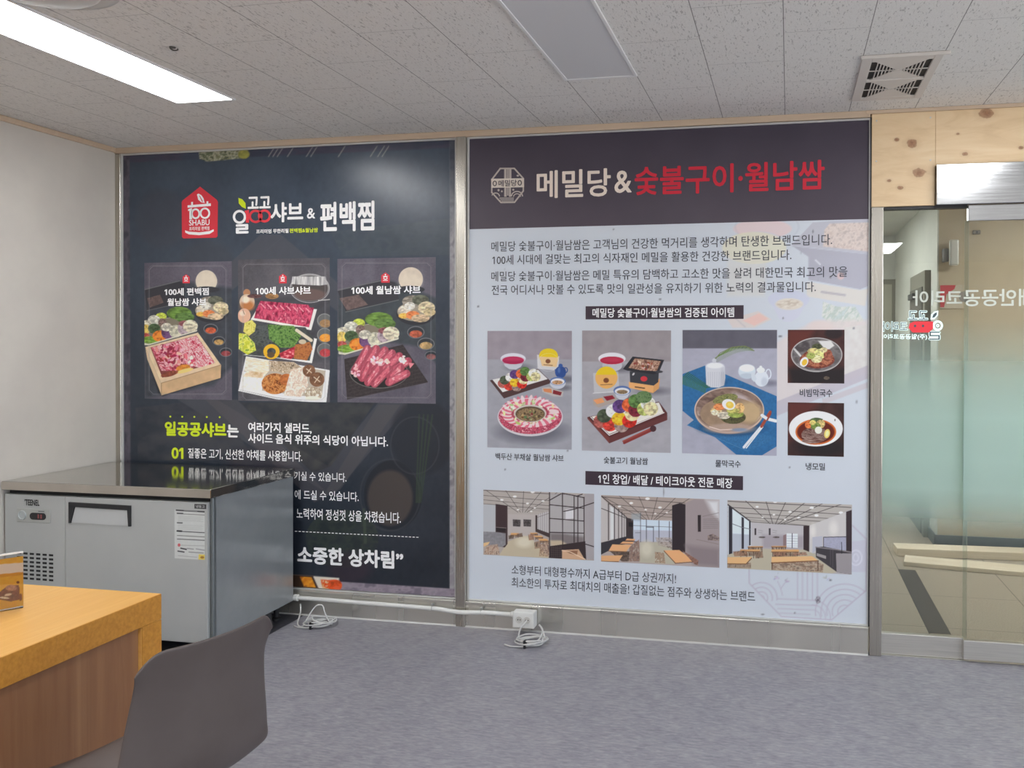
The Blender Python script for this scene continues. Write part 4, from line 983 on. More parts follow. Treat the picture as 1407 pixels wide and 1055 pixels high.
# dirt flecks and scuffs on the film
for fx, fy, w_, h_ in ((657, 421, 1.4, 1.4), (907, 411, 1.6, 0.9), (1076, 437, 1, 1.3), (780, 619, 1, 1.2), (1085, 642, 1.1, 1.1), (1177, 552, 0.8, 2), (1141, 797, 1.6, 1.4), (1133, 808, 0, 0), (1048, 844, 2.2, 1), (1092, 842, 1, 1), (912, 676, 0.7, 4.5), (694, 645, 1, 1.2), (1173, 451, 1.2, 1.4), (1141, 381, 1, 1.4), (1072, 462, 2.4, 1.2), (1117, 318, 1, 2), (843, 315, 1, 1)):
    if w_: cv.ell(fx, fy, w_, h_, (96, 98, 106), a=0.8)
cv.mottle(cv.mell(1124, 824, 3.4, 5), [(96, 92, 102), (160, 156, 166)], 1.5, 1.5, 77)
for k in range(26): cv.ell(cv.rnd.uniform(650, 1190), cv.rnd.uniform(315, 850), cv.rnd.uniform(0.5, 1.0), cv.rnd.uniform(0.7, 1.8), (150, 154, 162), a=0.55)
cv.build('printed_ground', M_ink_light, wp)
# title band
cv = Cv((RX0, Y1+0.0006, 2.0855), (RX1-RX0, 0, 0), (0, 0, RZ1-2.0855), 202, 60, (0, 0, 1.0)); cv.grad((62, 56, 68), (74, 66, 76), 185, 310); cv.C += ((fnoise(cv.X/40, cv.Y/40, 3)-0.5)*6)[:, None]
cv.build('title_band', ink('band_gloss', 0.38, 0.4), wp)
ptext('title', '메밀당', (737.6, 233, 839.4, 271.4), Y2, T_beige, wp, 0.022)
ptext('title', '&', (844.4, 234.4, 868.2, 265.2), Y2, T_beige, wp, 0.016)
ptext('title', '숯불구이·월남쌈', (872.2, 224.6, 1133, 264.6), Y2, T_red2, wp, 0.024)
p = P_((670, 225, 17.58)); pp = lambda *q: [p(*k) for k in q]
T_emb = tmat('ink_emblem', 176, 166, 160, 0.5)
OC = pp((300, 100), (660, 98), (885, 350), (885, 665), (665, 950), (320, 955), (88, 700), (95, 370)); OI = pp((322, 135), (640, 133), (848, 362), (850, 650), (642, 920), (340, 922), (122, 686), (130, 384))
em = shapes('emblem', [[OC[i], OC[(i+1) % 8], OI[(i+1) % 8], OI[i]] for i in range(8)]+[pp((405, 130), (465, 130), (465, 370), (405, 370)), pp((478, 130), (510, 130), (510, 370), (478, 370)), pp((522, 130), (580, 130), (580, 370), (522, 370)), pp((405, 575), (465, 575), (465, 800), (405, 800)), pp((520, 575), (570, 575), (570, 800), (520, 800)), pp((478, 575), (508, 575), (508, 770), (478, 770)), pp((290, 822), (640, 822), (640, 842), (290, 842)), pp((310, 862), (640, 862), (640, 882), (310, 882)), pp((340, 898), (640, 898), (640, 912), (340, 912))]
            +ringp(*p(715, 790), 8.4, 7.6, 1.6, 18, math.pi, 2*math.pi)+ringp(*p(715, 800), 5.4, 4.8, 1.3, 18, math.pi, 2*math.pi)+ringp(*p(200, 790), 6.0, 5.4, 1.5, 14, math.pi*1.1, 2*math.pi)+[ellp(*p(270, 640), 1.5, 1.7, 10), ellp(*p(350, 668), 1.2, 1.4, 10), ellp(*p(625, 630), 1.5, 1.5, 10), ellp(*p(735, 290), 1.8, 1.4, 10)], Y2, T_emb, wp)
shapes('emblem_band', [pp((92, 366), (888, 352), (888, 570), (98, 585))], Y3, tmat('ink_emblem_light', 206, 196, 186, 0.5), em)
ptext('emblem_lettering', '메밀당', (685.5, 247.4, 710.5, 256.4), Y3-0.0012, T_plum, em, 0.01)
for ex, ey in ((182, 480), (785, 465)): shapes('emblem_ring', ringp(*p(ex, ey), 2.9, 3.8, 1.2, 18), Y3-0.0012, T_plum, em)
# paragraphs
for s, bx in (('메밀당 숯불구이·월남쌈은 고객님의 건강한 먹거리를 생각하며 탄생한 브랜드입니다.', (675.4, 326.8, 1143.4, 341.2)), ('100세 시대에 걸맞는 최고의 식자재인 메밀을 활용한 건강한 브랜드입니다.', (676.8, 346.6, 1087.4, 360.6)),
              ('메밀당 숯불구이·월남쌈은 메밀 특유의 담백하고 고소한 맛을 살려 대한민국 최고의 맛을', (675.4, 369.4, 1164.4, 383.6)), ('전국 어디서나 맛볼 수 있도록 맛의 일관성을 유지하기 위한 노력의 결과물입니다.', (675.8, 389.2, 1121, 403.2)),
              ('소형부터 대형평수까지 A급부터 D급 상권까지!', (703.2, 781.6, 929, 795.4)), ('최소한의 투자로 최대치의 매출을! 갑질없는 점주와 상생하는 브랜드', (703.2, 802.4, 1037.6, 816.6))):
    ptext('text_line', s, bx, Y1, T_text, wp, 0.004)
for bx, s, tb in (((804.8, 420, 1021.8, 438.4), '메밀당 숯불구이·월남쌈의 검증된 아이템', (814.3, 422.8, 1008.8, 436.0)), ((804.5, 650.4, 1021, 669.4), '1인 창업/ 배달 / 테이크아웃 전문 매장', (822.3, 653.6, 1006.8, 667.4))):
    xm, ym = (bx[0]+bx[2])/2, (bx[1]+bx[3])/2
    a, b_, t_, d_ = wx(bx[0], ym), wx(bx[2], ym), wz(xm, bx[1]), wz(xm, bx[3])
    br = shapes('caption_bar', [[(a, d_), (b_, d_), (b_, t_), (a, t_)]], Y1, T_plum, wp, px=False)
    ptext('bar_lettering', s, tb, Y2, T_white, br, 0.02)
for s, bx in (('백두산 부채살 월남쌈 샤브', (681, 623.4, 774.6, 632.8)), ('숯불고기 월남쌈', (829.7, 628, 890.4, 637.6)), ('물막국수', (983, 632, 1017.8, 642)), ('냉모밀', (1107, 635.8, 1133.6, 645.8)), ('비빔막국수', (1098.9, 534.4, 1143.8, 545.2))):
    ptext('caption', s, bx, Y1, T_text, wp, 0.018)

def table_ground(cv, hor, wall, tab):
    cv.fill(tab); cv.C += ((fnoise(cv.X/60, cv.Y/40, 5)-0.5)*14)[:, None]
    cv.put(np.clip((hor-cv.Y)/8+0.5, 0, 1), wall, (0.05, 60))
VEG = ((-0.80, 0.05, (170, 92, 84)), (-0.62, 0.42, (196, 60, 48)), (-0.62, -0.25, (70, 80, 62)), (-0.34, 0.68, (150, 128, 122)), (-0.3, -0.42, (226, 222, 214)), (-0.28, 0.18, (232, 172, 40)), (-0.05, 0.50, (198, 44, 34)), (-0.05, -0.62, (92, 62, 118)), (0.14, 0.1, (220, 196, 150)), (0.22, -0.55, (216, 96, 54)), (0.30, -0.12, (112, 34, 48)), (0.46, -0.72, (84, 118, 62)), (0.55, -0.05, (178, 186, 104)), (0.74, -0.35, (222, 220, 204)), (0.72, 0.05, (206, 196, 150)))
# dish 1: meat ring around a soup well
cr = (660, 440, 5.55); cv = wall_canvas((669.9, 454.6, 785.8, 616), cr, Y1, 1.7); table_ground(cv, 298, (146, 138, 146), (152, 152, 160))
cv.ell(290, 360, 90, 26, (112, 112, 120), soft=30); cv.poly([(162, 300), (338, 300), (310, 355), (270, 376), (220, 372), (188, 350)], (186, 188, 196)); cv.ell(250, 292, 96, 42, (206, 206, 214)); cv.ell(250, 305, 82, 30, (168, 34, 78)); cv.ell(250, 298, 70, 18, (190, 60, 96), a=0.6, soft=14); cv.poly([(168, 306), (332, 306), (322, 330), (178, 330)], (150, 30, 70), a=0.4, soft=10)
cv.poly([(432, 262), (602, 275), (590, 382), (436, 370)], (214, 212, 212), a=0.75); cv.ell(520, 272, 72, 58, (226, 190, 34)); cv.poly([(450, 276), (596, 284), (580, 356), (470, 348)], (226, 188, 140)); cv.ell(516, 312, 19, 17, (120, 74, 48)); cv.line([(484, 338), (550, 344)], 6, (120, 80, 60), 0.8); cv.ring(520, 320, 80, 70, 3, (222, 222, 222), 0.5)
cv.ell(660, 450, 60, 26, (106, 106, 116), soft=26); cv.ell(612, 395, 42, 46, (44, 74, 134)); cv.ell(612, 345, 16, 14, (52, 84, 146)); cv.ring(650, 380, 18, 22, 7, (44, 72, 128)); cv.poly([(566, 375), (580, 370), (592, 410), (580, 418)], (50, 80, 140)); cv.ell(600, 380, 10, 22, (96, 126, 180), a=0.6, soft=8)
cv.ell(630, 515, 60, 20, (110, 110, 118), soft=20); cv.ell(590, 478, 60, 46, (188, 192, 202)); cv.ell(590, 464, 60, 32, (88, 112, 164)); cv.ell(590, 468, 52, 25, (214, 214, 216)); cv.ell(588, 474, 40, 16, (170, 130, 96), nz=(0.4, 10))
cv.poly([(470, 515), (520, 508), (634, 545), (626, 582), (560, 580), (472, 545)], (178, 172, 168)); cv.poly([(478, 520), (540, 522), (548, 556), (486, 544)], (206, 132, 88)); cv.poly([(556, 530), (622, 548), (612, 574), (552, 560)], (126, 36, 44))
cv.poly([(72, 458), (440, 370), (534, 462), (530, 482), (180, 596)], (74, 52, 52)); cv.poly([(92, 452), (440, 376), (514, 448), (170, 548)], (214, 212, 210)); 
for u, v, col in VEG: cv.heap(300+u*165+v*50, 452-u*34+v*66, 38, 34, col, int(abs(u*90+v*40))+11)
cv.ell(400, 850, 250, 80, (92, 92, 102), soft=60, a=0.8)
cv.ell(380, 735, 246, 144, (196, 190, 194)); cv.ell(380, 726, 242, 132, (168, 70, 88)); 
for k in range(44):
    a = 2*math.pi*k/44; x, y = 380+186*math.cos(a), 708+96*math.sin(a); cv.ell(x, y, 44, 15, (232, 196, 198) if k % 2 else (206, 106, 126), math.atan2(96*math.sin(a), 186*math.cos(a))+0.25)
mm = np.clip(cv.mell(380, 735, 238, 132)-cv.mell(380, 706, 220, 112), 0, 1); cv.mottle(mm, [(158, 44, 70), (206, 100, 120), (140, 34, 60), (226, 160, 168)], 14, 10, 81)
cv.bits(380, 700, 200, 110, 60, 7, [(214, 210, 160), (176, 186, 120), (232, 214, 206)], 0, 2.2)
cv.ell(380, 710, 124, 66, (196, 186, 180)); cv.ell(380, 714, 112, 58, (92, 74, 56)); cv.mottle(cv.mell(380, 720, 106, 50), [(62, 52, 40), (120, 96, 68), (150, 128, 96), (86, 66, 50)], 16, 11, 82); cv.bits(380, 722, 84, 36, 16, 8, [(160, 140, 104), (112, 52, 46), (96, 104, 66)])
cv.ring(380, 738, 248, 146, 6, (214, 206, 210), 0.9); cv.put(mm*0, (0, 0, 0)); cv.build('food_picture', M_ink_light, wp)
# dish 2: charcoal grill box and vegetable tray
cr = (790, 440, 5.55); cv = wall_canvas((799.9, 454, 921.9, 620.4), cr, Y1, 1.7); table_ground(cv, 314, (146, 139, 142), (158, 156, 162))
cv.ell(330, 372, 110, 26, (110, 108, 116), soft=34); cv.ell(284, 345, 76, 46, (180, 180, 186)); cv.ell(282, 292, 104, 46, (214, 214, 218)); cv.ell(282, 306, 90, 30, (166, 34, 62)); cv.ell(280, 300, 70, 18, (188, 60, 84), a=0.6, soft=14)
cv.ell(600, 540, 110, 26, (108, 106, 114), soft=36); cv.poly([(410, 470), (600, 500), (648, 440), (640, 520), (595, 555), (412, 515)], (206, 150, 94)); cv.poly([(410, 468), (600, 495), (596, 552), (412, 512)], (218, 164, 106)); cv.line([(460, 508), (530, 518)], 9, (90, 62, 44))
cv.poly([(418, 390), (640, 385), (636, 470), (600, 498), (420, 472)], (54, 56, 62)); cv.poly([(366, 372), (440, 276), (680, 302), (640, 398), (600, 412), (400, 384)], (40, 40, 46)); cv.poly([(408, 362), (456, 290), (656, 312), (626, 384)], (120, 86, 70))
cv.mottle(cv.mpoly([(410, 362), (458, 290), (652, 312), (620, 388), (500, 380)]), [(96, 60, 52), (150, 112, 92), (188, 156, 134), (112, 70, 60)], 11, 9, 83, 0.4); cv.bits(530, 338, 80, 34, 24, 7, [(200, 176, 156), (110, 62, 56), (140, 60, 56)], 0, 1.8); cv.ell(446, 410, 7, 12, (190, 190, 190), 0.6); cv.ell(526, 446, 26, 20, (196, 52, 62)); cv.ell(640, 392, 30, 10, (60, 60, 66))
cv.poly([(138, 402), (330, 390), (340, 545), (146, 556)], (204, 204, 204), a=0.5); cv.ell(240, 436, 84, 84, (226, 188, 34)); cv.mpoly([(0, 0), (1, 0), (0, 1)]); cv.put(cv.mell(240, 436, 84, 84)*np.clip((cv.Y-412)/6, 0, 1), (224, 166, 96)); cv.ell(238, 458, 21, 19, (112, 64, 38)); cv.line([(196, 492), (284, 488)], 6, (128, 84, 56), 0.8); cv.line([(138, 556), (330, 544)], 5, (214, 214, 214), 0.8)
cv.ell(400, 600, 60, 22, (112, 110, 118), soft=24); cv.poly([(300, 545), (420, 545), (402, 588), (372, 606), (340, 604), (318, 588)], (186, 188, 196)); cv.ell(360, 535, 66, 36, (84, 108, 160)); cv.ell(360, 541, 56, 27, (212, 212, 214)); cv.ell(360, 546, 42, 16, (130, 110, 84), nz=(0.35, 9))
cv.poly([(136, 602), (280, 566), (318, 596), (300, 624), (180, 666), (140, 640)], (166, 152, 142)); cv.poly([(140, 606), (206, 592), (226, 624), (168, 640)], (214, 146, 98)); cv.poly([(216, 582), (286, 572), (306, 596), (244, 614)], (132, 30, 48))
cv.poly([(94, 738), (640, 620), (704, 706), (702, 758), (262, 938)], (84, 44, 44)); cv.poly([(94, 738), (262, 894), (262, 938), (96, 752)], (112, 58, 54)); cv.poly([(262, 894), (704, 720), (704, 760), (262, 938)], (96, 52, 52)); cv.poly([(126, 734), (640, 626), (676, 702), (262, 868)], (218, 214, 206)); cv.line([(120, 738), (262, 876), (680, 704)], 6, (238, 236, 230))
for u, v, col in VEG: cv.heap(395+u*250+v*66, 715-u*62+v*98, 56, 52, col, int(abs(u*90+v*40))+31)
cv.mottle(cv.mell(525, 585, 62, 46), [(62, 90, 52), (110, 136, 90), (84, 112, 70)], 10, 10, 84)
cv.line([(376, 934), (600, 830)], 20, (128, 50, 46)); cv.line([(366, 922), (590, 818)], 10, (150, 66, 58)); cv.ell(596, 826, 24, 24, (70, 40, 46)); cv.build('food_picture', M_ink_light, wp)
# dish 3: cold noodles in a brass bowl on a blue cloth
cr = (930, 440, 5.553); cv = wall_canvas((937.7, 453.3, 1067.4, 624.2), cr, Y1, 1.7); table_ground(cv, 214, (92, 90, 100), (160, 160, 174))
cv.poly([(43, 410), (215, 345), (765, 580), (765, 960), (650, 1030), (460, 1030), (43, 690)], (44, 100, 148), nz=(0.10, 14)); cv.poly([(78, 800), (180, 720), (760, 900), (540, 1000)], (50, 104, 150), nz=(0.14, 6)); cv.line([(78, 800), (540, 998)], 4, (92, 136, 172), 0.6)
cv.ell(700, 480, 80, 22, (120, 120, 134), soft=26); cv.ell(296, 470, 90, 40, (34, 76, 116), soft=24, a=0.7)
for k in range(30):
    t = k/30; x = 290+290*t; y = 290-110*math.sin(t*1.75)+t*45; cv.line([(x, y), (x+26*(1-t)+10, y-32*math.sin(1+t*2))], 3.4, (104, 132, 64) if k % 3 else (76, 104, 56)); 
    cv.line([(x, y), (x+20, y+30-20*t)], 3, (92, 120, 60), 0.7)
cv.line([(290, 300), (330, 250), (420, 205), (520, 196), (590, 232)], 5, (110, 120, 70))
for k in range(16):
    t = k/16; x = 50+180*t; y = 430+90*t; cv.line([(x, y), (x+40, y-34+30*t)], 6, (50, 96, 56)); cv.line([(x, y), (x-4, y+58-20*t)], 6, (64, 110, 62))
cv.poly([(218, 350), (262, 322), (330, 324), (366, 352), (370, 440), (360, 496), (320, 514), (260, 512), (224, 490)], (196, 198, 204), soft=6)
for k in range(8): cv.line([(238+k*17, 395), (240+k*16, 505)], 4, (164, 166, 176), 0.7)
cv.ell(290, 345, 66, 22, (216, 218, 222), soft=8); cv.ell(285, 308, 16, 18, (190, 192, 198)); cv.ell(350, 440, 18, 66, (160, 162, 172), a=0.5, soft=16)
cv.ell(535, 390, 66, 56, (196, 206, 214), soft=6); cv.ell(535, 365, 58, 28, (222, 228, 232), soft=6); cv.ell(535, 424, 58, 20, (170, 182, 194), soft=8, a=0.7); cv.ell(646, 446, 54, 60, (206, 212, 220)); cv.ell(640, 380, 32, 22, (216, 220, 226)); cv.ell(640, 356, 11, 10, (216, 220, 226)); cv.ring(698, 410, 24, 40, 9, (206, 212, 220)); cv.poly([(566, 400), (590, 395), (610, 450), (590, 470), (570, 450)], (196, 204, 212)); cv.ell(668, 470, 24, 34, (170, 178, 190), a=0.5, soft=16)
cv.ell(420, 820, 240, 60, (26, 60, 94), soft=30, a=0.8)
cv.ell(400, 690, 266, 176, (150, 128, 116)); cv.ring(400, 684, 266, 176, 8, (196, 180, 166)); cv.ell(402, 678, 254, 160, (104, 84, 76)); cv.mottle(cv.mell(402, 678, 252, 158), [(96, 76, 70), (140, 116, 104), (112, 90, 82), (178, 158, 146)], 90, 50, 85, 0.3)
cv.ell(500, 600, 80, 28, (206, 196, 200), 0.5, a=0.6, soft=24); cv.ell(404, 712, 226, 124, (148, 124, 102), nz=(0.08, 30)); cv.ell(560, 700, 90, 80, (196, 170, 128), a=0.7, soft=40); cv.ell(410, 826, 190, 40, (176, 152, 140), a=0.7, soft=16)
cv.line([(250, 812), (330, 836), (420, 832)], 7, (226, 210, 200), 0.8); cv.ell(480, 836, 60, 14, (110, 136, 170), a=0.7, soft=10)
cv.mottle(cv.mell(430, 740, 96, 50), [(46, 48, 32), (90, 88, 56), (64, 60, 44)], 14, 10, 86); cv.mottle(cv.mell(370, 600, 96, 36, -0.2), [(84, 92, 52), (140, 140, 84), (100, 96, 66)], 10, 8, 87)
for x, y, rx, ry, col in ((300, 690, 44, 30, (222, 190, 140)), (325, 660, 46, 26, (222, 132, 80)), (290, 705, 28, 20, (232, 216, 186)), (360, 725, 50, 28, (206, 196, 176)), (450, 715, 60, 28, (146, 160, 78)), (480, 670, 36, 40, (206, 164, 108)), (430, 690, 50, 20, (186, 180, 100))): cv.heap(x, y, rx, ry, col, int(x+y))
cv.ell(396, 642, 52, 40, (232, 228, 222), 0.3); cv.ell(404, 646, 30, 26, (222, 186, 78), 0.3); cv.ell(400, 640, 14, 12, (238, 210, 120), a=0.7, soft=8)
cv.line([(512, 968), (646, 808)], 20, (206, 212, 216)); cv.line([(530, 974), (656, 814)], 8, (226, 230, 232)); cv.line([(646, 810), (712, 700)], 22, (150, 70, 52)); cv.line([(650, 725), (690, 752), (755, 768)], 24, (216, 218, 222)); cv.line([(690, 760), (716, 712)], 12, (140, 62, 48)); cv.build('food_picture', M_ink_light, wp)
# dish 4: spicy noodles in a glass bowl
cr = (1070, 440, 5.023); cv = wall_canvas((1082.5, 453, 1160.2, 526.4), cr, Y1, 2.0); cv.fill((66, 40, 38), (0.2, 50)); cv.poly([(60, 60), (250, 60), (200, 140), (100, 260), (60, 440)], (92, 46, 40), soft=50); cv.poly([(60, 330), (460, 330), (460, 440), (90, 440)], (38, 32, 34), soft=40); cv.ell(380, 90, 60, 36, (44, 34, 36), soft=14)
cv.ell(262, 238, 176, 118, (120, 118, 118)); cv.ell(262, 236, 166, 108, (84, 78, 78)); cv.mottle(cv.mell(262, 236, 166, 108)*0.9, [(70, 64, 66), (120, 116, 116), (92, 86, 86)], 60, 40, 91); cv.poly([(272, 142), (360, 140), (384, 175), (330, 215)], (206, 204, 202), soft=8); cv.line([(110, 200), (150, 245)], 14, (214, 214, 212), 0.8)
cv.ell(265, 272, 120, 60, (116, 58, 46), nz=(0.3, 12)); cv.mottle(cv.mell(268, 260, 110, 60), [(92, 44, 36), (150, 84, 62), (176, 116, 86), (110, 56, 44)], 16, 8, 92, 0.4)
for x, y, rx, ry, col in ((265, 185, 36, 24, (70, 74, 50)), (240, 215, 42, 24, (206, 190, 126)), (290, 230, 44, 34, (206, 204, 132)), (262, 268, 38, 26, (222, 212, 160)), (220, 245, 30, 22, (150, 160, 84)), (340, 240, 30, 40, (146, 84, 66)), (310, 205, 26, 18, (198, 186, 140))): cv.heap(x, y, rx, ry, col, int(x+2*y))
cv.ell(175, 288, 27, 36, (236, 232, 226), 0.5); cv.ell(178, 290, 17, 23, (226, 178, 60), 0.5); cv.ring(262, 238, 177, 119, 5, (196, 192, 190), 0.9); cv.line([(130, 300), (200, 342), (300, 352), (380, 320)], 6, (150, 144, 142), 0.7); cv.ell(330, 398, 20, 12, (92, 80, 70), nz=(0.4, 6)); cv.build('food_picture', M_ink_light, wp)
# dish 5: cold buckwheat noodles in a white bowl
cv = wall_canvas((1082.5, 553.2, 1159.6, 626.5), cr, Y1, 2.0); cv.fill((60, 38, 36), (0.2, 50)); cv.poly([(60, 560), (300, 560), (140, 700), (60, 860)], (88, 44, 40), soft=50); cv.ell(300, 880, 190, 60, (36, 30, 32), soft=50)
cv.ell(256, 748, 186, 122, (226, 224, 224)); cv.ell(256, 742, 178, 112, (238, 236, 234), soft=10); cv.ell(256, 770, 140, 88, (150, 62, 28)); cv.ell(256, 772, 128, 80, (92, 30, 20), soft=12); cv.ring(256, 770, 140, 88, 10, (206, 112, 50), 0.8)
cv.mottle(cv.mell(250, 790, 94, 54), [(70, 40, 36), (150, 126, 116), (96, 62, 56), (172, 150, 140)], 40, 5, 93, 0.25); cv.mottle(cv.mell(230, 830, 70, 20), [(84, 46, 40), (160, 136, 126)], 30, 4, 94, 0.1)
for x, y, rx, ry, col in ((205, 722, 24, 24, (206, 110, 60)), (260, 690, 44, 18, (74, 92, 56)), (290, 715, 30, 30, (196, 172, 110)), (255, 730, 34, 26, (110, 130, 62)), (235, 705, 22, 16, (206, 190, 110))): cv.heap(x, y, rx, ry, col, int(x+y))
cv.ell(274, 758, 25, 25, (226, 222, 206)); cv.ell(334, 782, 20, 32, (226, 196, 104), 0.2); cv.ell(334, 782, 11, 20, (238, 220, 160), 0.2); cv.line([(250, 676), (300, 684)], 8, (62, 80, 52)); cv.ell(388, 688, 4, 8, (90, 80, 76)); cv.build('food_picture', M_ink_light, wp)

def ceiling_grid(cv, vx, vy, L, R, T, rows, cols, col=(70, 62, 62), w=5):
    for xt in cols: cv.line([(xt, T), (vx+(xt-vx)*0.12, vy-10)], w, col, 0.9)
    for (yl, yr, a) in rows: cv.line([(L, yl), (R, yr)], w*a, col, 0.9)
def dining(cv, x, y, w, d, sk, col=(206, 160, 108)):
    """one table seen in perspective, legs and chair blots under it"""
    cv.mottle(cv.mpoly([(x-w*0.46, y+d), (x+w*0.46, y+d), (x+w*0.42, y+d+w*0.22), (x-w*0.44, y+d+w*0.24)], 8)*0.8, [(76, 56, 48), (150, 130, 110), (108, 80, 64), (170, 156, 136)], max(5, w*0.05), 40, int(x+y), 0, 2)
    for s in (-0.45, -0.15, 0.2, 0.45): cv.line([(x+w*s, y+d), (x+w*s, y+d+w*0.34)], 5, (70, 50, 42), 0.9)
    cv.poly([(x-w/2+sk, y), (x+w/2+sk, y), (x+w/2, y+d), (x-w/2, y+d)], col); cv.line([(x-w/2, y+d), (x+w/2, y+d)], 5, (122, 82, 52))
def seats(cv, x, y, rx, ry, col, sd=3):
    m = cv.mpoly([(x-rx, y-ry*0.6), (x+rx*0.8, y-ry), (x+rx, y+ry*0.8), (x-rx*0.8, y+ry)], 7)
    cv.mottle(m*0.8, [tuple(v*0.62 for v in col), tuple(min(255, v*1.3) for v in col), col], max(5, rx*0.22), ry*1.2, int(x*3+y), 0.12, 2)
# interior 1
cr = (655, 665, 8.276); cv = wall_canvas((664.4, 675.4, 816.4, 765.8), cr, Y1, 1.7); cv.fill((168, 158, 152))
cv.poly([(70, 60), (1345, 60), (1345, 330), (660, 350), (360, 340), (70, 240)], (172, 164, 158)); cv.poly([(355, 340), (665, 345), (665, 590), (355, 600)], (178, 170, 166)); cv.poly([(70, 230), (215, 235), (215, 550), (70, 540)], (176, 178, 182), soft=10); cv.poly([(260, 800), (360, 650), (520, 590), (600, 590), (830, 850), (260, 850)], (186, 174, 150)); cv.ell(540, 660, 90, 60, (206, 198, 178), soft=50)
ceiling_grid(cv, 520, 330, 70, 1000, 66, [(70, 120, 1.3), (128, 200, 1.1), (178, 262, 1.0), (222, 300, 0.9)], (100, 325, 535, 750, 960)); cv.line([(240, 240), (840, 300)], 3, (90, 82, 80), 0.6); cv.line([(300, 275), (760, 310)], 3, (90, 82, 80), 0.5)
for x, y, r in ((433, 142, 20), (285, 180, 18), (636, 90, 22), (578, 220, 16), (755, 192, 16), (470, 290, 12), (620, 310, 12), (660, 270, 12)): cv.ell(x, y, r, r*0.6, (250, 248, 240), soft=8)
cv.poly([(215, 225), (350, 245), (350, 680), (320, 720), (215, 700)], (64, 50, 52)); cv.poly([(75, 540), (220, 545), (330, 560), (330, 690), (290, 715), (75, 700)], (132, 130, 134), soft=8, nz=(0.1, 20)); cv.poly([(220, 490), (330, 500), (325, 545), (220, 540)], (44, 38, 40)); cv.line([(215, 490), (335, 500)], 5, (150, 140, 136))
for x in (455, 575): cv.poly([(x-45, 400), (x+45, 405), (x+42, 485), (x-42, 480)], (78, 72, 72), nz=(0.5, 10))
cv.poly([(668, 355), (690, 355), (830, 550), (830, 610), (668, 540)], (66, 54, 54)); cv.poly([(690, 345), (830, 305), (830, 560), (690, 510)], (186, 182, 182)); 
for k in range(6): cv.line([(705+k*23, 340-k*7), (705+k*23, 520+k*8)], 5, (110, 100, 98), 0.8)
cv.line([(690, 378), (830, 330)], 4, (100, 92, 90)); cv.poly([(835, 110), (1220, 130), (1225, 690), (835, 700)], (168, 164, 164)); cv.poly([(835, 560), (980, 560), (1220, 600), (1225, 680), (1000, 720), (835, 700)], (120, 112, 112), soft=40); cv.poly([(835, 640), (960, 640), (1040, 690), (960, 710), (840, 705)], (186, 170, 146), soft=20); cv.poly([(1225, 110), (1345, 110), (1345, 860), (1235, 850)], (160, 154, 156), soft=6)
cv.poly([(835, 705), (1235, 650), (1245, 860), (820, 840)], (56, 46, 48)); cv.poly([(1010, 290), (1110, 280), (1110, 390), (1010, 400)], (206, 204, 206), soft=12)
for pts in ([(828, 90), (828, 830)], [(975, 100), (978, 720)], [(1108, 130), (1108, 660)], [(1150, 140), (1150, 660)], [(1220, 150), (1222, 690)], [(835, 235), (1220, 275)], [(835, 390), (1220, 420)], [(835, 548), (1220, 558)], [(975, 105), (1110, 130), (1220, 155)], [(990, 310), (1110, 285), (1335, 210)], [(835, 180), (960, 110)], [(1130, 140), (1200, 115)], [(1230, 680), (1335, 712)]): cv.line(pts, 11, (52, 42, 44), 0.95)
for k in range(6): cv.line([(850+k*22, 700), (850+k*22, 830)], 3, (96, 84, 80), 0.7)
for k in range(5): cv.line([(840, 725+k*24), (960, 730+k*24)], 3, (96, 84, 80), 0.7)
dining(cv, 430, 555, 90, 24, 4); seats(cv, 490, 580, 34, 24, (96, 76, 64)); seats(cv, 390, 600, 30, 24, (88, 72, 62)); dining(cv, 655, 552, 80, 14, -14); dining(cv, 710, 585, 90, 20, -18); dining(cv, 770, 620, 100, 26, -26); seats(cv, 620, 600, 34, 40, (140, 104, 84)); seats(cv, 690, 690, 36, 46, (130, 104, 86)); cv.mottle(cv.mpoly([(720, 690), (820, 650), (825, 825), (710, 820)])*0.62, [(92, 64, 52), (196, 170, 140), (150, 112, 88), (80, 58, 50)], 10, 26, 95)
cv.poly([(78, 670), (150, 655), (130, 690), (78, 712)], (214, 180, 132)); cv.mottle(cv.mpoly([(110, 700), (240, 680), (262, 800), (80, 800)])*0.62, [(108, 74, 60), (178, 136, 110), (196, 172, 146), (92, 62, 52)], 16, 22, 96); cv.poly([(970, 750), (1160, 740), (1230, 860), (970, 850)], (196, 160, 130)); cv.poly([(1000, 760), (1150, 755), (1140, 810), (1060, 790)], (140, 100, 76)); cv.line([(970, 755), (1060, 770), (1235, 855)], 9, (224, 196, 168)); cv.build('interior_picture', M_ink_light, wp)
# interior 2
cr = (815, 670, 7.605); cv = wall_canvas((826, 683, 988.6, 775.4), cr, Y1, 1.7); cv.fill((170, 158, 154))
cv.poly([(80, 70), (1060, 115), (820, 330), (500, 340), (300, 300), (80, 90)], (164, 150, 142)); ceiling_grid(cv, 600, 345, 90, 960, 85, [(95, 160, 1.3), (165, 245, 1.0), (215, 290, 0.9), (250, 320, 0.7)], (90, 275, 475, 675, 880, 1050)); 
for x, y, r in ((568, 115, 22), (398, 160, 18), (275, 195, 16), (698, 207, 18), (548, 230, 13), (650, 270, 11), (770, 260, 11)): cv.ell(x, y, r, r*0.6, (250, 246, 238), soft=8)
cv.poly([(80, 90), (160, 170), (350, 300), (350, 510), (80, 570)], (184, 178, 176)); cv.poly([(180, 190), (215, 215), (215, 530), (180, 540)], (206, 206, 206))
for k, x in enumerate((160, 222, 266, 300, 325, 345)): cv.line([(x, 165+k*28), (x, 545-k*8)], 11-k*1.4, (66, 58, 58))
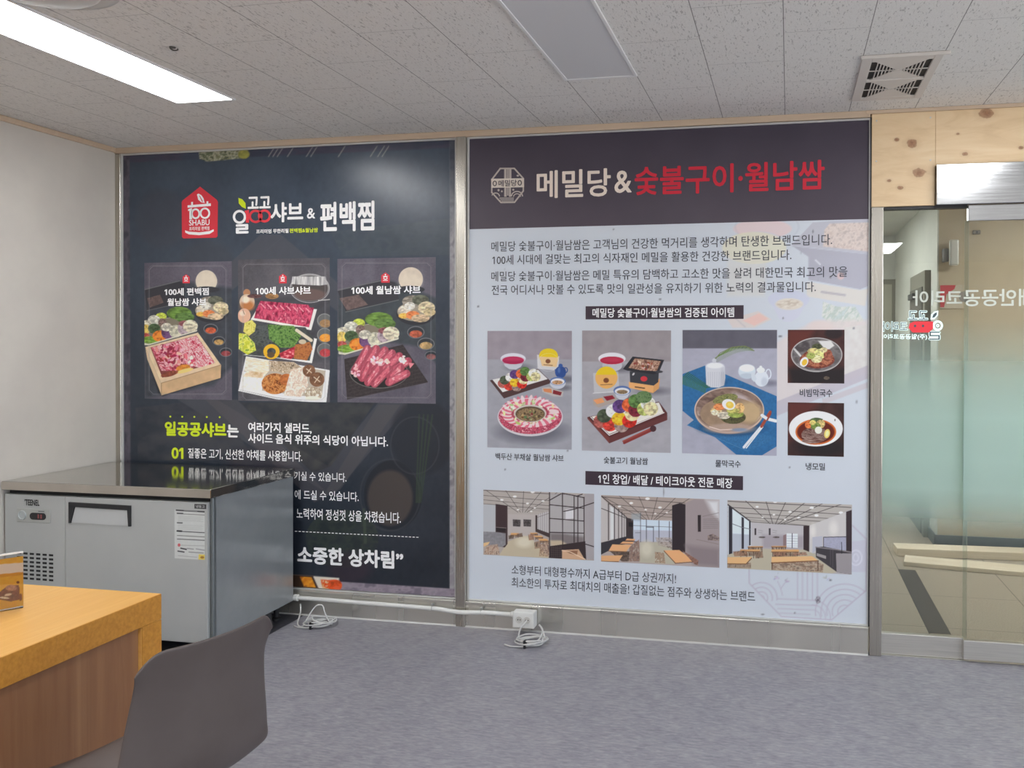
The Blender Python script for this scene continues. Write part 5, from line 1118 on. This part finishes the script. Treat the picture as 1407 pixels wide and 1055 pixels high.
cv.line([(85, 215), (350, 320)], 7, (66, 58, 58)); cv.line([(88, 90), (350, 310)], 9, (66, 58, 58)); cv.poly([(80, 575), (340, 510), (490, 510), (480, 560), (280, 600), (80, 700)], (54, 52, 58)); cv.poly([(345, 310), (420, 330), (430, 520), (345, 520)], (60, 52, 54)); cv.poly([(370, 360), (435, 365), (432, 412), (372, 405)], (30, 30, 34))
cv.poly([(420, 330), (825, 345), (825, 570), (420, 510)], (196, 208, 222)); cv.poly([(420, 440), (825, 450), (825, 570), (420, 560)], (176, 178, 190), soft=10); cv.poly([(400, 270), (500, 270), (495, 350), (400, 340)], (150, 162, 170), a=0.6, soft=20)
for pts, w in (([(495, 260), (495, 570)], 6), ([(556, 335), (556, 570)], 8), ([(630, 410), (630, 565)], 7), ([(687, 345), (687, 570)], 8), ([(797, 355), (797, 560)], 8), ([(556, 410), (630, 412)], 9), ([(420, 395), (820, 412)], 4), ([(440, 470), (495, 470)], 4)): cv.line(pts, w, (70, 74, 82), 0.9)
cv.poly([(490, 570), (690, 570), (830, 640), (850, 800), (480, 780)], (176, 170, 152)); cv.ell(560, 640, 60, 80, (196, 190, 172), soft=50); cv.poly([(825, 185), (905, 160), (965, 175), (962, 680), (825, 650)], (48, 40, 44)); cv.poly([(965, 160), (1060, 118), (1320, 130), (1320, 830), (1100, 820), (965, 680)], (152, 140, 140)); cv.poly([(1180, 130), (1320, 130), (1320, 330), (1240, 250)], (206, 206, 208), soft=60); cv.poly([(965, 600), (1320, 640), (1320, 830), (1050, 800)], (132, 120, 122), soft=60)
cv.poly([(1092, 285), (1126, 285), (1126, 460), (1095, 460)], (50, 42, 44)); 
for k in range(7): cv.line([(1145, 300+k*22), (1310, 262+k*26)] if k == 0 else [(1150, 310+k*19), (1305, 306+k*19)], 7, (122, 114, 114), 0.7)
cv.mottle(cv.mpoly([(1195, 500), (1250, 480), (1320, 520), (1320, 555), (1200, 548)])*0.62, [(60, 46, 44), (128, 110, 102), (150, 130, 116)], 18, 12, 97); cv.line([(1080, 540), (1310, 590)], 4, (120, 108, 108))
cv.mottle(cv.mpoly([(650, 520), (820, 520), (825, 640), (680, 600)])*0.62, [(96, 80, 72), (178, 168, 160), (140, 118, 104)], 20, 14, 98)
cv.mottle(cv.mpoly([(380, 620), (480, 540), (490, 770), (370, 770)])*0.62, [(70, 50, 44), (140, 104, 84), (96, 70, 60), (166, 150, 132)], 12, 22, 99); cv.poly([(170, 660), (380, 665), (370, 770), (300, 770)], (92, 78, 70), nz=(0.4, 14))
for P in ([(355, 530), (440, 535), (430, 555), (335, 552)], [(310, 562), (430, 565), (410, 588), (280, 585)], [(200, 592), (400, 596), (345, 668), (160, 662)], [(85, 710), (310, 705), (265, 772), (85, 770)]): cv.poly(P, (214, 164, 118)); cv.line([P[3], P[2]], 7, (120, 82, 60))
cv.mottle(cv.mpoly([(645, 670), (740, 680), (755, 790), (645, 780)])*0.62, [(80, 56, 48), (176, 140, 112), (122, 88, 70), (186, 176, 156)], 14, 20, 100); cv.poly([(740, 655), (900, 650), (1055, 770), (860, 785)], (218, 164, 116)); cv.line([(740, 660), (860, 790), (1055, 775)], 8, (110, 74, 54)); cv.poly([(930, 655), (1100, 760), (1095, 810), (1060, 800)], (130, 96, 84), nz=(0.3, 14)); cv.build('interior_picture', M_ink_light, wp)
# interior 3
cr = (990, 680, 5.862); cv = wall_canvas((999.4, 690, 1170.4, 784.6), cr, Y1, 1.7); cv.fill((170, 166, 168))
cv.poly([(50, 40), (1060, 75), (1060, 110), (720, 250), (250, 225), (60, 80)], (176, 170, 164)); ceiling_grid(cv, 430, 245, 60, 1050, 45, [(50, 100, 1.2), (98, 160, 1.0), (138, 200, 0.9), (172, 225, 0.8)], (200, 365, 530, 700, 870, 1060)); cv.line([(200, 195), (700, 245)], 3.5, (90, 84, 82), 0.7); cv.line([(240, 215), (720, 250)], 4, (76, 70, 70))
for x, y, r in ((735, 103, 16), (773, 165, 15), (560, 135, 12), (630, 182, 11), (970, 142, 16), (440, 55, 14), (295, 95, 11), (430, 158, 10), (520, 195, 9), (340, 180, 8)): cv.ell(x, y, r, r*0.6, (250, 248, 242), soft=6)
cv.poly([(240, 222), (670, 250), (670, 430), (240, 430)], (180, 176, 178)); cv.poly([(340, 320), (670, 330), (670, 430), (340, 430)], (158, 150, 156), soft=30); cv.poly([(60, 80), (245, 215), (245, 430), (60, 480)], (206, 216, 224)); cv.poly([(95, 310), (240, 320), (240, 430), (95, 480)], (176, 182, 192), soft=10)
for P in ([(66, 85), (95, 100), (95, 480), (66, 486)], [(170, 175), (188, 185), (188, 432), (170, 432)], [(230, 210), (243, 215), (243, 405), (230, 405)]): cv.poly(P, (48, 46, 54))
cv.line([(60, 78), (240, 212)], 10, (64, 58, 60)); cv.line([(95, 232), (170, 260), (240, 275)], 5, (110, 114, 122))
for x in (280, 395): cv.poly([(x-6, 268), (x+8, 268), (x+8, 322), (x-6, 322)], (60, 54, 58)); cv.line([(x+24, 282), (x+60, 290)], 3, (140, 136, 138)); cv.line([(x+24, 300), (x+56, 305)], 3, (140, 136, 138)); cv.ell(x+54, 340, 26, 7, (92, 84, 82), nz=(0.4, 8))
cv.poly([(532, 308), (622, 312), (622, 425), (532, 420)], (214, 218, 224)); 
for k in range(5): cv.line([(535, 330+k*20), (620, 332+k*20)], 2.5, (150, 154, 164))
cv.line([(577, 310), (577, 425)], 6, (66, 66, 74)); cv.poly([(505, 325), (530, 315), (530, 420), (505, 410)], (134, 112, 112)); cv.poly([(668, 250), (716, 245), (714, 465), (668, 460)], (56, 44, 46)); cv.poly([(716, 245), (1010, 135), (1010, 440), (716, 470)], (192, 188, 186)); cv.ell(745, 290, 22, 50, (222, 218, 212), a=0.6, soft=24); cv.ell(910, 270, 34, 60, (222, 218, 212), a=0.6, soft=34); cv.poly([(740, 340), (820, 330), (820, 410), (740, 470)], (176, 176, 186)); cv.poly([(830, 340), (1012, 335), (1012, 450), (830, 415)], (158, 158, 176), nz=(0.06, 8)); cv.line([(830, 415), (830, 340), (1010, 336)], 6, (70, 68, 76))
cv.poly([(1012, 135), (1058, 120), (1058, 470), (1012, 455)], (56, 46, 50)); cv.poly([(60, 480), (240, 430), (670, 440), (770, 480), (940, 620), (900, 630), (55, 590)], (178, 170, 150)); cv.poly([(768, 420), (830, 415), (1058, 460), (1058, 640), (940, 622), (768, 500)], (62, 58, 62)); cv.poly([(930, 470), (1058, 470), (1058, 640), (935, 620)], (146, 140, 142)); cv.poly([(775, 468), (850, 490), (850, 515), (775, 490)], (150, 144, 142)); cv.line([(768, 420), (940, 440), (1058, 462)], 9, (128, 122, 124)); cv.line([(975, 380), (977, 470)], 5, (40, 40, 46)); cv.line([(885, 440), (885, 560)], 3, (96, 92, 96)); cv.line([(905, 445), (905, 580)], 3, (96, 92, 96))
for x, y, w, d, sk in ((280, 412, 120, 8, 4), (470, 410, 120, 8, 2), (235, 438, 160, 16, 6), (520, 438, 220, 20, 2)): dining(cv, x, y, w, d, sk)
seats(cv, 160, 470, 60, 24, (122, 92, 74)); seats(cv, 310, 480, 34, 30, (112, 88, 72)); seats(cv, 480, 474, 60, 20, (120, 88, 72)); seats(cv, 640, 474, 60, 14, (130, 96, 80))
cv.mottle(cv.mpoly([(55, 545), (245, 545), (245, 590), (55, 588)])*0.62, [(80, 58, 50), (150, 126, 108), (110, 80, 66)], 12, 22, 101); cv.poly([(55, 500), (255, 498), (205, 555), (55, 552)], (214, 172, 122)); cv.line([(55, 554), (205, 556), (250, 510)], 7, (110, 76, 54)); cv.mottle(cv.mpoly([(415, 540), (780, 535), (830, 560), (825, 622), (415, 602)])*0.62, [(84, 60, 52), (176, 156, 136), (128, 92, 76), (92, 70, 60)], 22, 16, 102); cv.poly([(412, 498), (740, 492), (785, 528), (410, 545)], (216, 174, 124)); cv.line([(410, 547), (788, 530)], 8, (118, 80, 56)); cv.line([(415, 545), (415, 600)], 7, (84, 60, 50)); cv.line([(785, 530), (785, 610)], 7, (84, 60, 50)); cv.build('interior_picture', M_ink_light, wp)

#@@FRIDGE
# ================================================================== undercounter refrigerator
FX0, FX1, FY0, FY1 = -0.995, 0.172, -0.700, -0.052
fr = empty('undercounter_refrigerator', ((FX0+FX1)/2, (FY0+FY1)/2, 0), 'grey steel undercounter refrigerator in the corner below the dark poster', 'refrigerator')
M_fgrey = noisy('grey_enamel_steel', c(186, 188, 186), c(178, 181, 180), 2.0, rough=0.36, metal=0.15, spec=0.5)
M_lip = brushed('lip_steel', c(214, 206, 196), 0.34, (4, 120, 4))
tp = MB().box(FX0-0.004, FX1, FY0-0.012, FY1, 0.757, 0.800, 0.003, 2).obj('worktop', M_steeltop, fr)
MB().box(FX0-0.002, FX1-0.003, FY0-0.0135, FY0-0.0122, 0.759, 0.797).obj('front_lip', M_lip, tp)
MB().box(FX0+0.01, FX1-0.012, FY0+0.035, FY1, 0.068, 0.7565, 0.003, 1).obj('body', M_steelside, fr)
# front faces
pn = MB().box(FX0+0.004, -0.640, FY0-0.002, FY0+0.033, 0.068, 0.735, 0.003, 2).obj('grille_panel', M_fgrey, fr)
do = MB().box(-0.637, 0.146, FY0-0.004, FY0+0.033, 0.066, 0.735, 0.004, 2).obj('door', M_fgrey, fr)
MB().box(0.149, FX1-0.006, FY0+0.012, FY0+0.034, 0.070, 0.755, 0.003, 1).obj('hinge_post', mat('post_grey', c(122, 128, 130), 0.35, 0.5), fr)
MB().box(FX0+0.01, FX1-0.02, FY0+0.02, FY0+0.035, 0.736, 0.7565).obj('gasket', M_dark, fr)
g = MB()
for r in range(7):
    for k in range(6):
        x = -0.919+k*0.0372; z = 0.444-r*0.0205-k*0.0003
        g.box(x, x+0.024, FY0-0.0028, FY0-0.0005, z-0.005, z+0.005)
g.obj('vent_slots', M_dark, pn)
F_ = FY0-0.0022
lp = MB().box(-0.918, -0.722, FY0-0.006, FY0-0.0021, 0.600, 0.668, 0.002, 1).obj('control_plate', mat('plate_silver', c(182, 184, 180), 0.4, 0.3), pn)
MB().lathe([(0.024, 0), (0.023, -0.005), (0.017, -0.0055), (0.016, -0.003), (0.004, -0.003)], (-0.884, FY0-0.006, 0.634), 'y', 28).obj('lock', mat('lock_silver', c(190, 196, 196), 0.35, 0.4), lp)
q = MB(); q.prism([(-0.822+0.017*math.cos(a), FY0-0.0062, 0.632+0.017*math.sin(a)) for a in np.linspace(math.pi/2, 1.5*math.pi, 9)]+[(-0.762+0.017*math.cos(a), FY0-0.0062, 0.632+0.017*math.sin(a)) for a in np.linspace(-math.pi/2, math.pi/2, 9)], (0, -0.0015, 0))
dsp = q.obj('display', M_black, lp)
MB().box(-0.792, -0.784, FY0-0.0086, FY0-0.0078, 0.622, 0.642).box(-0.776, -0.768, FY0-0.0086, FY0-0.0078, 0.622, 0.642).obj('red_digits', mat('digit_red', c(150, 84, 84), 0.4), dsp)
MB().box(-0.79, -0.755, FY0-0.0066, FY0-0.0061, 0.655, 0.659).obj('small_print', mat('print_grey', c(110, 112, 112), 0.5), lp)
fit_text('maker_lettering', "’TEENEL", -0.874, -0.786, 0.683, 0.713, FY0-0.0032, M_black, pn, 0.03, False, 0.0)
# recessed handle
h = MB(); HY = FY0-0.0045
h.prism([(-0.610, HY, 0.710), (-0.264, HY, 0.706), (-0.264, HY, 0.684), (-0.585, HY, 0.688), (-0.610, HY, 0.688)], (0, -0.008, 0))
h.prism([(-0.610, HY, 0.689), (-0.578, HY, 0.689), (-0.600, HY, 0.608), (-0.610, HY, 0.608)], (0, -0.008, 0))
h.prism([(-0.264, HY, 0.685), (-0.281, HY, 0.685), (-0.276, HY, 0.606), (-0.264, HY, 0.606)], (0, -0.008, 0))
hd = h.obj('handle', M_black, do)
MB().prism([(-0.576, HY, 0.686), (-0.284, HY, 0.682), (-0.277, HY, 0.607), (-0.598, HY, 0.611)], (0, -0.003, 0)).obj('handle_scoop', mat('scoop_grey', c(200, 202, 202), 0.35, 0.2), hd)
# rating label and small tag
cv = Cv((-0.0285, FY0-0.0046, 0.4645), (0.1615, 0, 0), (0, 0, 0.2325), 90, 136, (230, 650, 8.116)); cv.fill((186, 188, 186), (0.02, 20)); INK = (92, 92, 92)
cv.line([(100, 412), (430, 432)], 16, (60, 60, 62)); cv.line([(185, 414), (330, 426)], 8, (130, 130, 130)); cv.line([(110, 447), (172, 450)], 14, (66, 66, 68)); cv.line([(172, 454), (420, 468)], 8, (120, 120, 120)); cv.line([(110, 553), (165, 555)], 12, (76, 76, 76)); cv.line([(110, 645), (158, 648)], 18, (40, 40, 42)); cv.line([(158, 650), (420, 665)], 9, (70, 70, 72)); cv.line([(110, 695), (420, 712)], 8, (104, 104, 104)); cv.line([(110, 735), (420, 750)], 9, (84, 84, 86))
for k in range(5): cv.line([(120, 480+k*13), (400-30*(k % 2), 488+k*13)], 4, (160, 162, 160), 0.8)
for k in range(5): cv.line([(120, 575+k*13), (380+20*(k % 2), 583+k*13)], 4, (164, 166, 164), 0.8)
cv.ell(130, 802, 16, 18, (190, 90, 96)); cv.line([(155, 804), (410, 812)], 6, (140, 140, 140), 0.8); cv.line([(150, 838), (210, 850)], 14, (50, 50, 54)); cv.line([(118, 870), (185, 880)], 14, (66, 66, 68)); cv.line([(222, 840), (290, 848)], 10, (130, 130, 132)); cv.line([(320, 845), (414, 860)], 10, (136, 136, 138)); cv.line([(240, 880), (400, 892)], 10, (130, 130, 130)); cv.line([(120, 920), (330, 938)], 6, (150, 150, 150)); cv.poly([(350, 905), (420, 908), (420, 968), (345, 965)], (206, 186, 90)); cv.ell(388, 940, 22, 14, (150, 110, 50))
cv.build('rating_label', M_ink_light, do)
tg = MB().box(0.079, 0.142, FY0-0.0056, FY0-0.0042, 0.7055, 0.7275, 0.0005, 1).obj('name_tag', mat('tag_dark', c(58, 58, 60), 0.5), do)
fit_text('tag_lettering', '냉동고', 0.087, 0.135, 0.710, 0.7235, FY0-0.0062, mat('tag_white', c(200, 202, 202), 0.5), tg, 0.01)
def fit_front(o):
    # the measured front stands 4 cm further into the room than the first survey
    L = fr.location
    for ch_ in o.children:
        q_ = ch_.parent; off = Vector((0, 0, 0))
        while q_ is not None: off += q_.location; q_ = q_.parent
        for v in ch_.data.vertices:
            P = v.co+off
            v.co = Vector((0.9888*P.x+0.0317, -0.052+(P.y+0.052)*0.688/0.648, 0.987*P.z+0.018))-off
        fit_front(ch_)
fit_front(fr)
FX0, FX1, FY0 = -0.952, 0.2018, -0.740
for x in (FX0+0.07, FX1-0.07):
    for y in (FY0+0.09, FY1-0.07):
        MB().lathe([(0.026, 0.0022), (0.026, 0.012), (0.014, 0.018), (0.014, 0.0845)], (x, y, 0), 'z', 20).obj('foot', M_black, fr)
MB().lathe([(0.030, 0.0022), (0.022, 0.03), (0.016, 0.0845)], (FX1-0.035, FY1-0.20, 0), 'z', 16).obj('foot', M_black, fr)
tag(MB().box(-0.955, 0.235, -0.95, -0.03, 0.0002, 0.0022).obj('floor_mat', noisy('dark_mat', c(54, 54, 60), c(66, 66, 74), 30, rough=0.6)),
    'dark floor mat lying under the steel refrigerator', 'mat')

#@@WALLBITS
# ================================================================== socket box, conduit, coiled cables
sb = empty('socket_box', (1.503, -0.05, 0.036), 'white double socket box on the steel baseboard below the white poster', 'socket box')
bx = MB().box(1.447, 1.560, -0.088, -0.027, 0.036, 0.118, 0.005, 2).obj('box', M_white, sb)
for x in (1.482, 1.524):
    s_ = MB().lathe([(0.0175, 0), (0.0172, -0.0025), (0.0145, -0.0028), (0.014, -0.0004), (0.001, -0.0004)], (x, -0.0882, 0.079), 'y', 28).obj('socket', mat('socket_ivory', c(204, 202, 196), 0.4), sb)
    MB().lathe([(0.0028, 0), (0.0027, -0.001)], (x-0.006, -0.0887, 0.079), 'y', 10).lathe([(0.0028, 0), (0.0027, -0.001)], (x+0.006, -0.0887, 0.079), 'y', 10).obj('socket_holes', M_black, s_)
cd = empty('conduit_pipe', (0.8, -0.045, 0.09), 'white conduit pipe running along the steel baseboard to the socket box', 'pipe')
pts = spline([(0.13, -0.042, 0.101), (0.5, -0.042, 0.098), (0.98, -0.042, 0.092), (1.06, -0.045, 0.089), (1.14, -0.052, 0.085), (1.22, -0.048, 0.087), (1.30, -0.044, 0.090), (1.425, -0.045, 0.089)], 8)
MB().tube(pts, 0.0115, 14).obj('pipe', M_white, cd, smooth=True)
MB().lathe([(0.014, 0.0), (0.017, 0.004), (0.017, 0.018), (0.013, 0.022)], (1.4245, -0.045, 0.089), 'x', 20).obj('connector', M_white, cd)
MB().lathe([(0.014, 0.0), (0.018, 0.004), (0.018, 0.026), (0.013, 0.03)], (0.185, -0.042, 0.101), 'x', 20).obj('connector', M_white, cd)
for x, z in ((0.99, 0.092), (1.262, 0.0885)):
    k = MB(); k.tube([(x, -0.042+0.0128*math.cos(a), z+0.0128*math.sin(a)) for a in np.linspace(-0.5, math.pi+0.5, 14)], 0.0022, 6)
    k.box(x-0.006, x+0.006, -0.045, -0.0265, z+0.0125, z+0.026, 0.001, 1)
    k.obj('clamp', mat('clamp_grey', c(176, 176, 172), 0.4, 0.4), cd)
def coil(name, cx, cy, r, n, lead, label, seed, el=0.9):
    rn = random.Random(seed); t = empty(name, (cx, cy, 0), label, 'cable')
    P = [p for p in lead]
    for k in range(n*9):
        a = 2*math.pi*k/9; q = k//9
        rr = r*(0.72+0.09*(q % 4)+0.10*rn.random()); ox = 0.012*math.sin(q*2.1); oy = 0.012*math.cos(q*1.7)
        P.append((cx+ox+rr*math.cos(a), cy+oy+rr*el*math.sin(a), 0.0055+0.0075*q*0.75+0.006*rn.random()+0.010*max(0, math.sin(a+q))))
    P.append((cx-r*0.2, cy-r*el*0.95, 0.012)); P.append((cx-r*1.1, cy-r*0.8, 0.005)); P.append((cx-r*1.7, cy-r*0.55, 0.005))
    MB().tube(spline(P, 5), 0.0040, 8).obj('cord', M_cable, t, smooth=True)
    MB().box(cx-r*0.30, cx-r*0.14, cy-r*el-0.006, cy-r*el+0.022, 0.001, 0.040, 0.004, 2).obj('tie', M_black, t)
    return t
coil('coiled_cable', 0.415, -0.165, 0.075, 5, [(0.240, -0.064, 0.075), (0.262, -0.10, 0.045), (0.30, -0.19, 0.010), (0.345, -0.215, 0.010), (0.352, -0.17, 0.05), (0.372, -0.14, 0.092), (0.41, -0.135, 0.098), (0.435, -0.15, 0.06)],
     'grey white cable coiled on the floor beside the refrigerator', 3)
coil('coiled_cable', 1.585, -0.205, 0.075, 4, [(1.524, -0.0935, 0.079), (1.515, -0.112, 0.066), (1.500, -0.125, 0.045), (1.505, -0.16, 0.016), (1.56, -0.22, 0.010), (1.615, -0.195, 0.02), (1.62, -0.135, 0.05), (1.595, -0.112, 0.068), (1.61, -0.125, 0.06), (1.64, -0.17, 0.03)],
     'grey white cable coiled on the floor under the socket box', 5)

#@@TABLE
# ================================================================== dining table, menu stand, chair
TX0, TX1, TY0, TY1 = 0.20, 0.992, -3.55, -2.052
tb = empty('dining_table', ((TX0+TX1)/2, (TY0+TY1)/2, 0), 'thick yellow oak table with slab legs in front of the refrigerator', 'table')
top = MB().box(TX0, TX1, TY0, TY1, 0.665, 0.741, 0.0015, 1).obj('table_top', M_table, tb)
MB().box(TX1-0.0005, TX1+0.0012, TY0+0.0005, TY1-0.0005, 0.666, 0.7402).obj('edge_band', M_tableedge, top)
for y0, y1 in ((TY1-0.078, TY1), (TY0, TY0+0.078)):
    lg_ = MB().box(TX0, TX1, y0, y1, 0.0, 0.6645, 0.0015, 1).obj('leg', M_table, tb)
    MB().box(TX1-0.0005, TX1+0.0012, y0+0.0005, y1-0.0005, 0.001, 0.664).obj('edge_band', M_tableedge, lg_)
MB().box(0.960, 0.980, TY0+0.0785, TY1-0.0785, 0.365, 0.6645, 0.001, 1).obj('modesty_panel', M_panel, tb)
# menu stand
ms = empty('menu_stand', (0.69, -2.30, 0.7412), 'clear acrylic menu stand with an orange card on the oak table', 'menu stand')
def acrylic():
    m = bpy.data.materials.new('acrylic'); m.use_nodes = True; t = NT(m); t.t.nodes.remove(t.b)
    tr = t.n('ShaderNodeBsdfTransparent'); tr.inputs[0].default_value = (0.97, 0.97, 0.97, 1)
    gl = t.n('ShaderNodeBsdfGlossy'); gl.inputs['Roughness'].default_value = 0.04
    fz = t.n('ShaderNodeFresnel'); fz.inputs[0].default_value = 1.49
    mx = t.n('ShaderNodeMixShader'); t.l(fz.outputs[0], mx.inputs[0]); t.l(tr.outputs[0], mx.inputs[1]); t.l(gl.outputs[0], mx.inputs[2])
    t.l(mx.outputs[0], t.t.nodes['Material Output'].inputs['Surface']); return m
M_acr = acrylic()
A = np.array([0.714, -2.256, 0.0]); dv = np.array([-0.55, -0.835, 0]); dv = dv/np.linalg.norm(dv); nv = np.array([-dv[1], dv[0], 0])   # along the card, towards the room
if nv[0] < 0: nv = -nv
B = A+dv*0.13
zb, zt = 0.7414, 0.897
def slab(p, q, o0, o1, z0, z1): return [tuple(p+nv*o0+[0, 0, z0]), tuple(q+nv*o0+[0, 0, z0]), tuple(q+nv*o1+[0, 0, z0]), tuple(p+nv*o1+[0, 0, z0])]
MB().prism(slab(A, B, 0, 0.0025, zb+0.004, zt), (0, 0, zt-zb-0.004)).prism(slab(A, B, -0.0065, -0.004, zb+0.004, zt), (0, 0, zt-zb-0.004)).obj('sleeve', M_acr, ms)
MB().prism(slab(A, B, -0.055, -0.0005, zb, 0), (0, 0, 0.0035)).obj('foot', M_acr, ms)
MB().prism(slab(A, B, -0.0068, 0.0028, zt, 0), (0, 0, 0.004)).obj('top_rim', mat('acrylic_rim', c(222, 220, 216), 0.2), ms)
cv = Cv(A+nv*-0.0008+[0, 0, zb+0.006], dv*0.13, (0, 0, 0.140), 70, 74, (0, 660, 5.86)); cv.fill((222, 160, 52), (0.06, 30)); cv.poly([(-200, 690), (200, 660), (200, 735), (-200, 775)], (232, 196, 172)); cv.poly([(-200, 775), (200, 735), (200, 760), (-200, 800)], (206, 140, 46))
cv.poly([(20, 880), (60, 850), (150, 840), (160, 880), (150, 960), (90, 975), (10, 960), (-60, 950)], (122, 72, 50), nz=(0.3, 14)); cv.ell(90, 865, 46, 24, (176, 120, 90), nz=(0.2, 10)); cv.ell(145, 820, 12, 12, (120, 66, 40)); cv.ell(65, 920, 30, 10, (216, 186, 150), -0.2); cv.ell(36, 945, 40, 8, (222, 196, 160), 0.1); cv.ell(165, 940, 14, 30, (130, 72, 44))
cv.build('menu_card', M_ink_light, ms)

# moulded plastic chair
ch = empty('dining_chair', (1.305, -2.492, 0), 'dark taupe moulded plastic chair pushed up to the oak table', 'chair', rz=math.pi-0.25)
M_shell = noisy('taupe_plastic', c(84, 75, 72), c(90, 81, 78), 6, rough=0.42, spec=0.4)
prof = [(0.225, 0.432), (0.205, 0.452), (0.13, 0.452), (0.02, 0.440), (-0.09, 0.437), (-0.165, 0.450), (-0.212, 0.486), (-0.232, 0.545), (-0.240, 0.635), (-0.252, 0.725), (-0.266, 0.787), (-0.275, 0.828)]
hw = [0.180, 0.190, 0.200, 0.205, 0.207, 0.210, 0.211, 0.206, 0.192, 0.180, 0.181, 0.186]
pr = spline([(a, b, h_) for (a, b), h_ in zip(prof, hw)], 3)
bm = bmesh.new(); NU = 22; G = []
for i, (px_, pz_, w_) in enumerate(pr):
    t = i/(len(pr)-1); row = []
    back = min(1, max(0, (t-0.42)/0.2))
    for k in range(NU+1):
        u = -1+2*k/NU
        rise = 0.026*(1-back)*abs(u)**2.4; fwd = 0.050*back*abs(u)**2.1
        z = pz_+rise; x = px_+fwd
        if t > 0.80: z -= (t-0.80)/0.20*0.050*max(0, (abs(u)-0.70)/0.30)**2.2
        if t < 0.12: x -= (0.12-t)/0.12*0.03*abs(u)**3
        row.append(bm.verts.new((x, u*w_, z)))
    G.append(row)
for i in range(len(G)-1):
    for k in range(NU): bm.faces.new((G[i][k], G[i][k+1], G[i+1][k+1], G[i+1][k]))
bmesh.ops.recalc_face_normals(bm, faces=bm.faces)
bmesh.ops.solidify(bm, geom=bm.faces[:], thickness=0.007)
me = bpy.data.meshes.new('shell'); bm.to_mesh(me); bm.free()
sh = link('shell', me, M_shell, ch, True, True)
md = sh.modifiers.new('smooth', 'SUBSURF'); md.levels = 1; md.render_levels = 2
M_leg = mat('dark_leg', c(70, 64, 62), 0.4, 0.3)
for sx in (-1, 1):
    for sy in (-1, 1):
        MB().tube([(0.10*sx-0.01, 0.12*sy, 0.428), (0.19*sx-0.01, 0.20*sy, 0.0)], [0.012, 0.010], 12).obj('leg', M_leg, ch, True, True)
MB().box(-0.13, 0.11, -0.13, 0.13, 0.418, 0.430, 0.004, 1).obj('seat_bracket', M_leg, ch, True)

bpy.data.objects.remove(_fo, do_unlink=True)
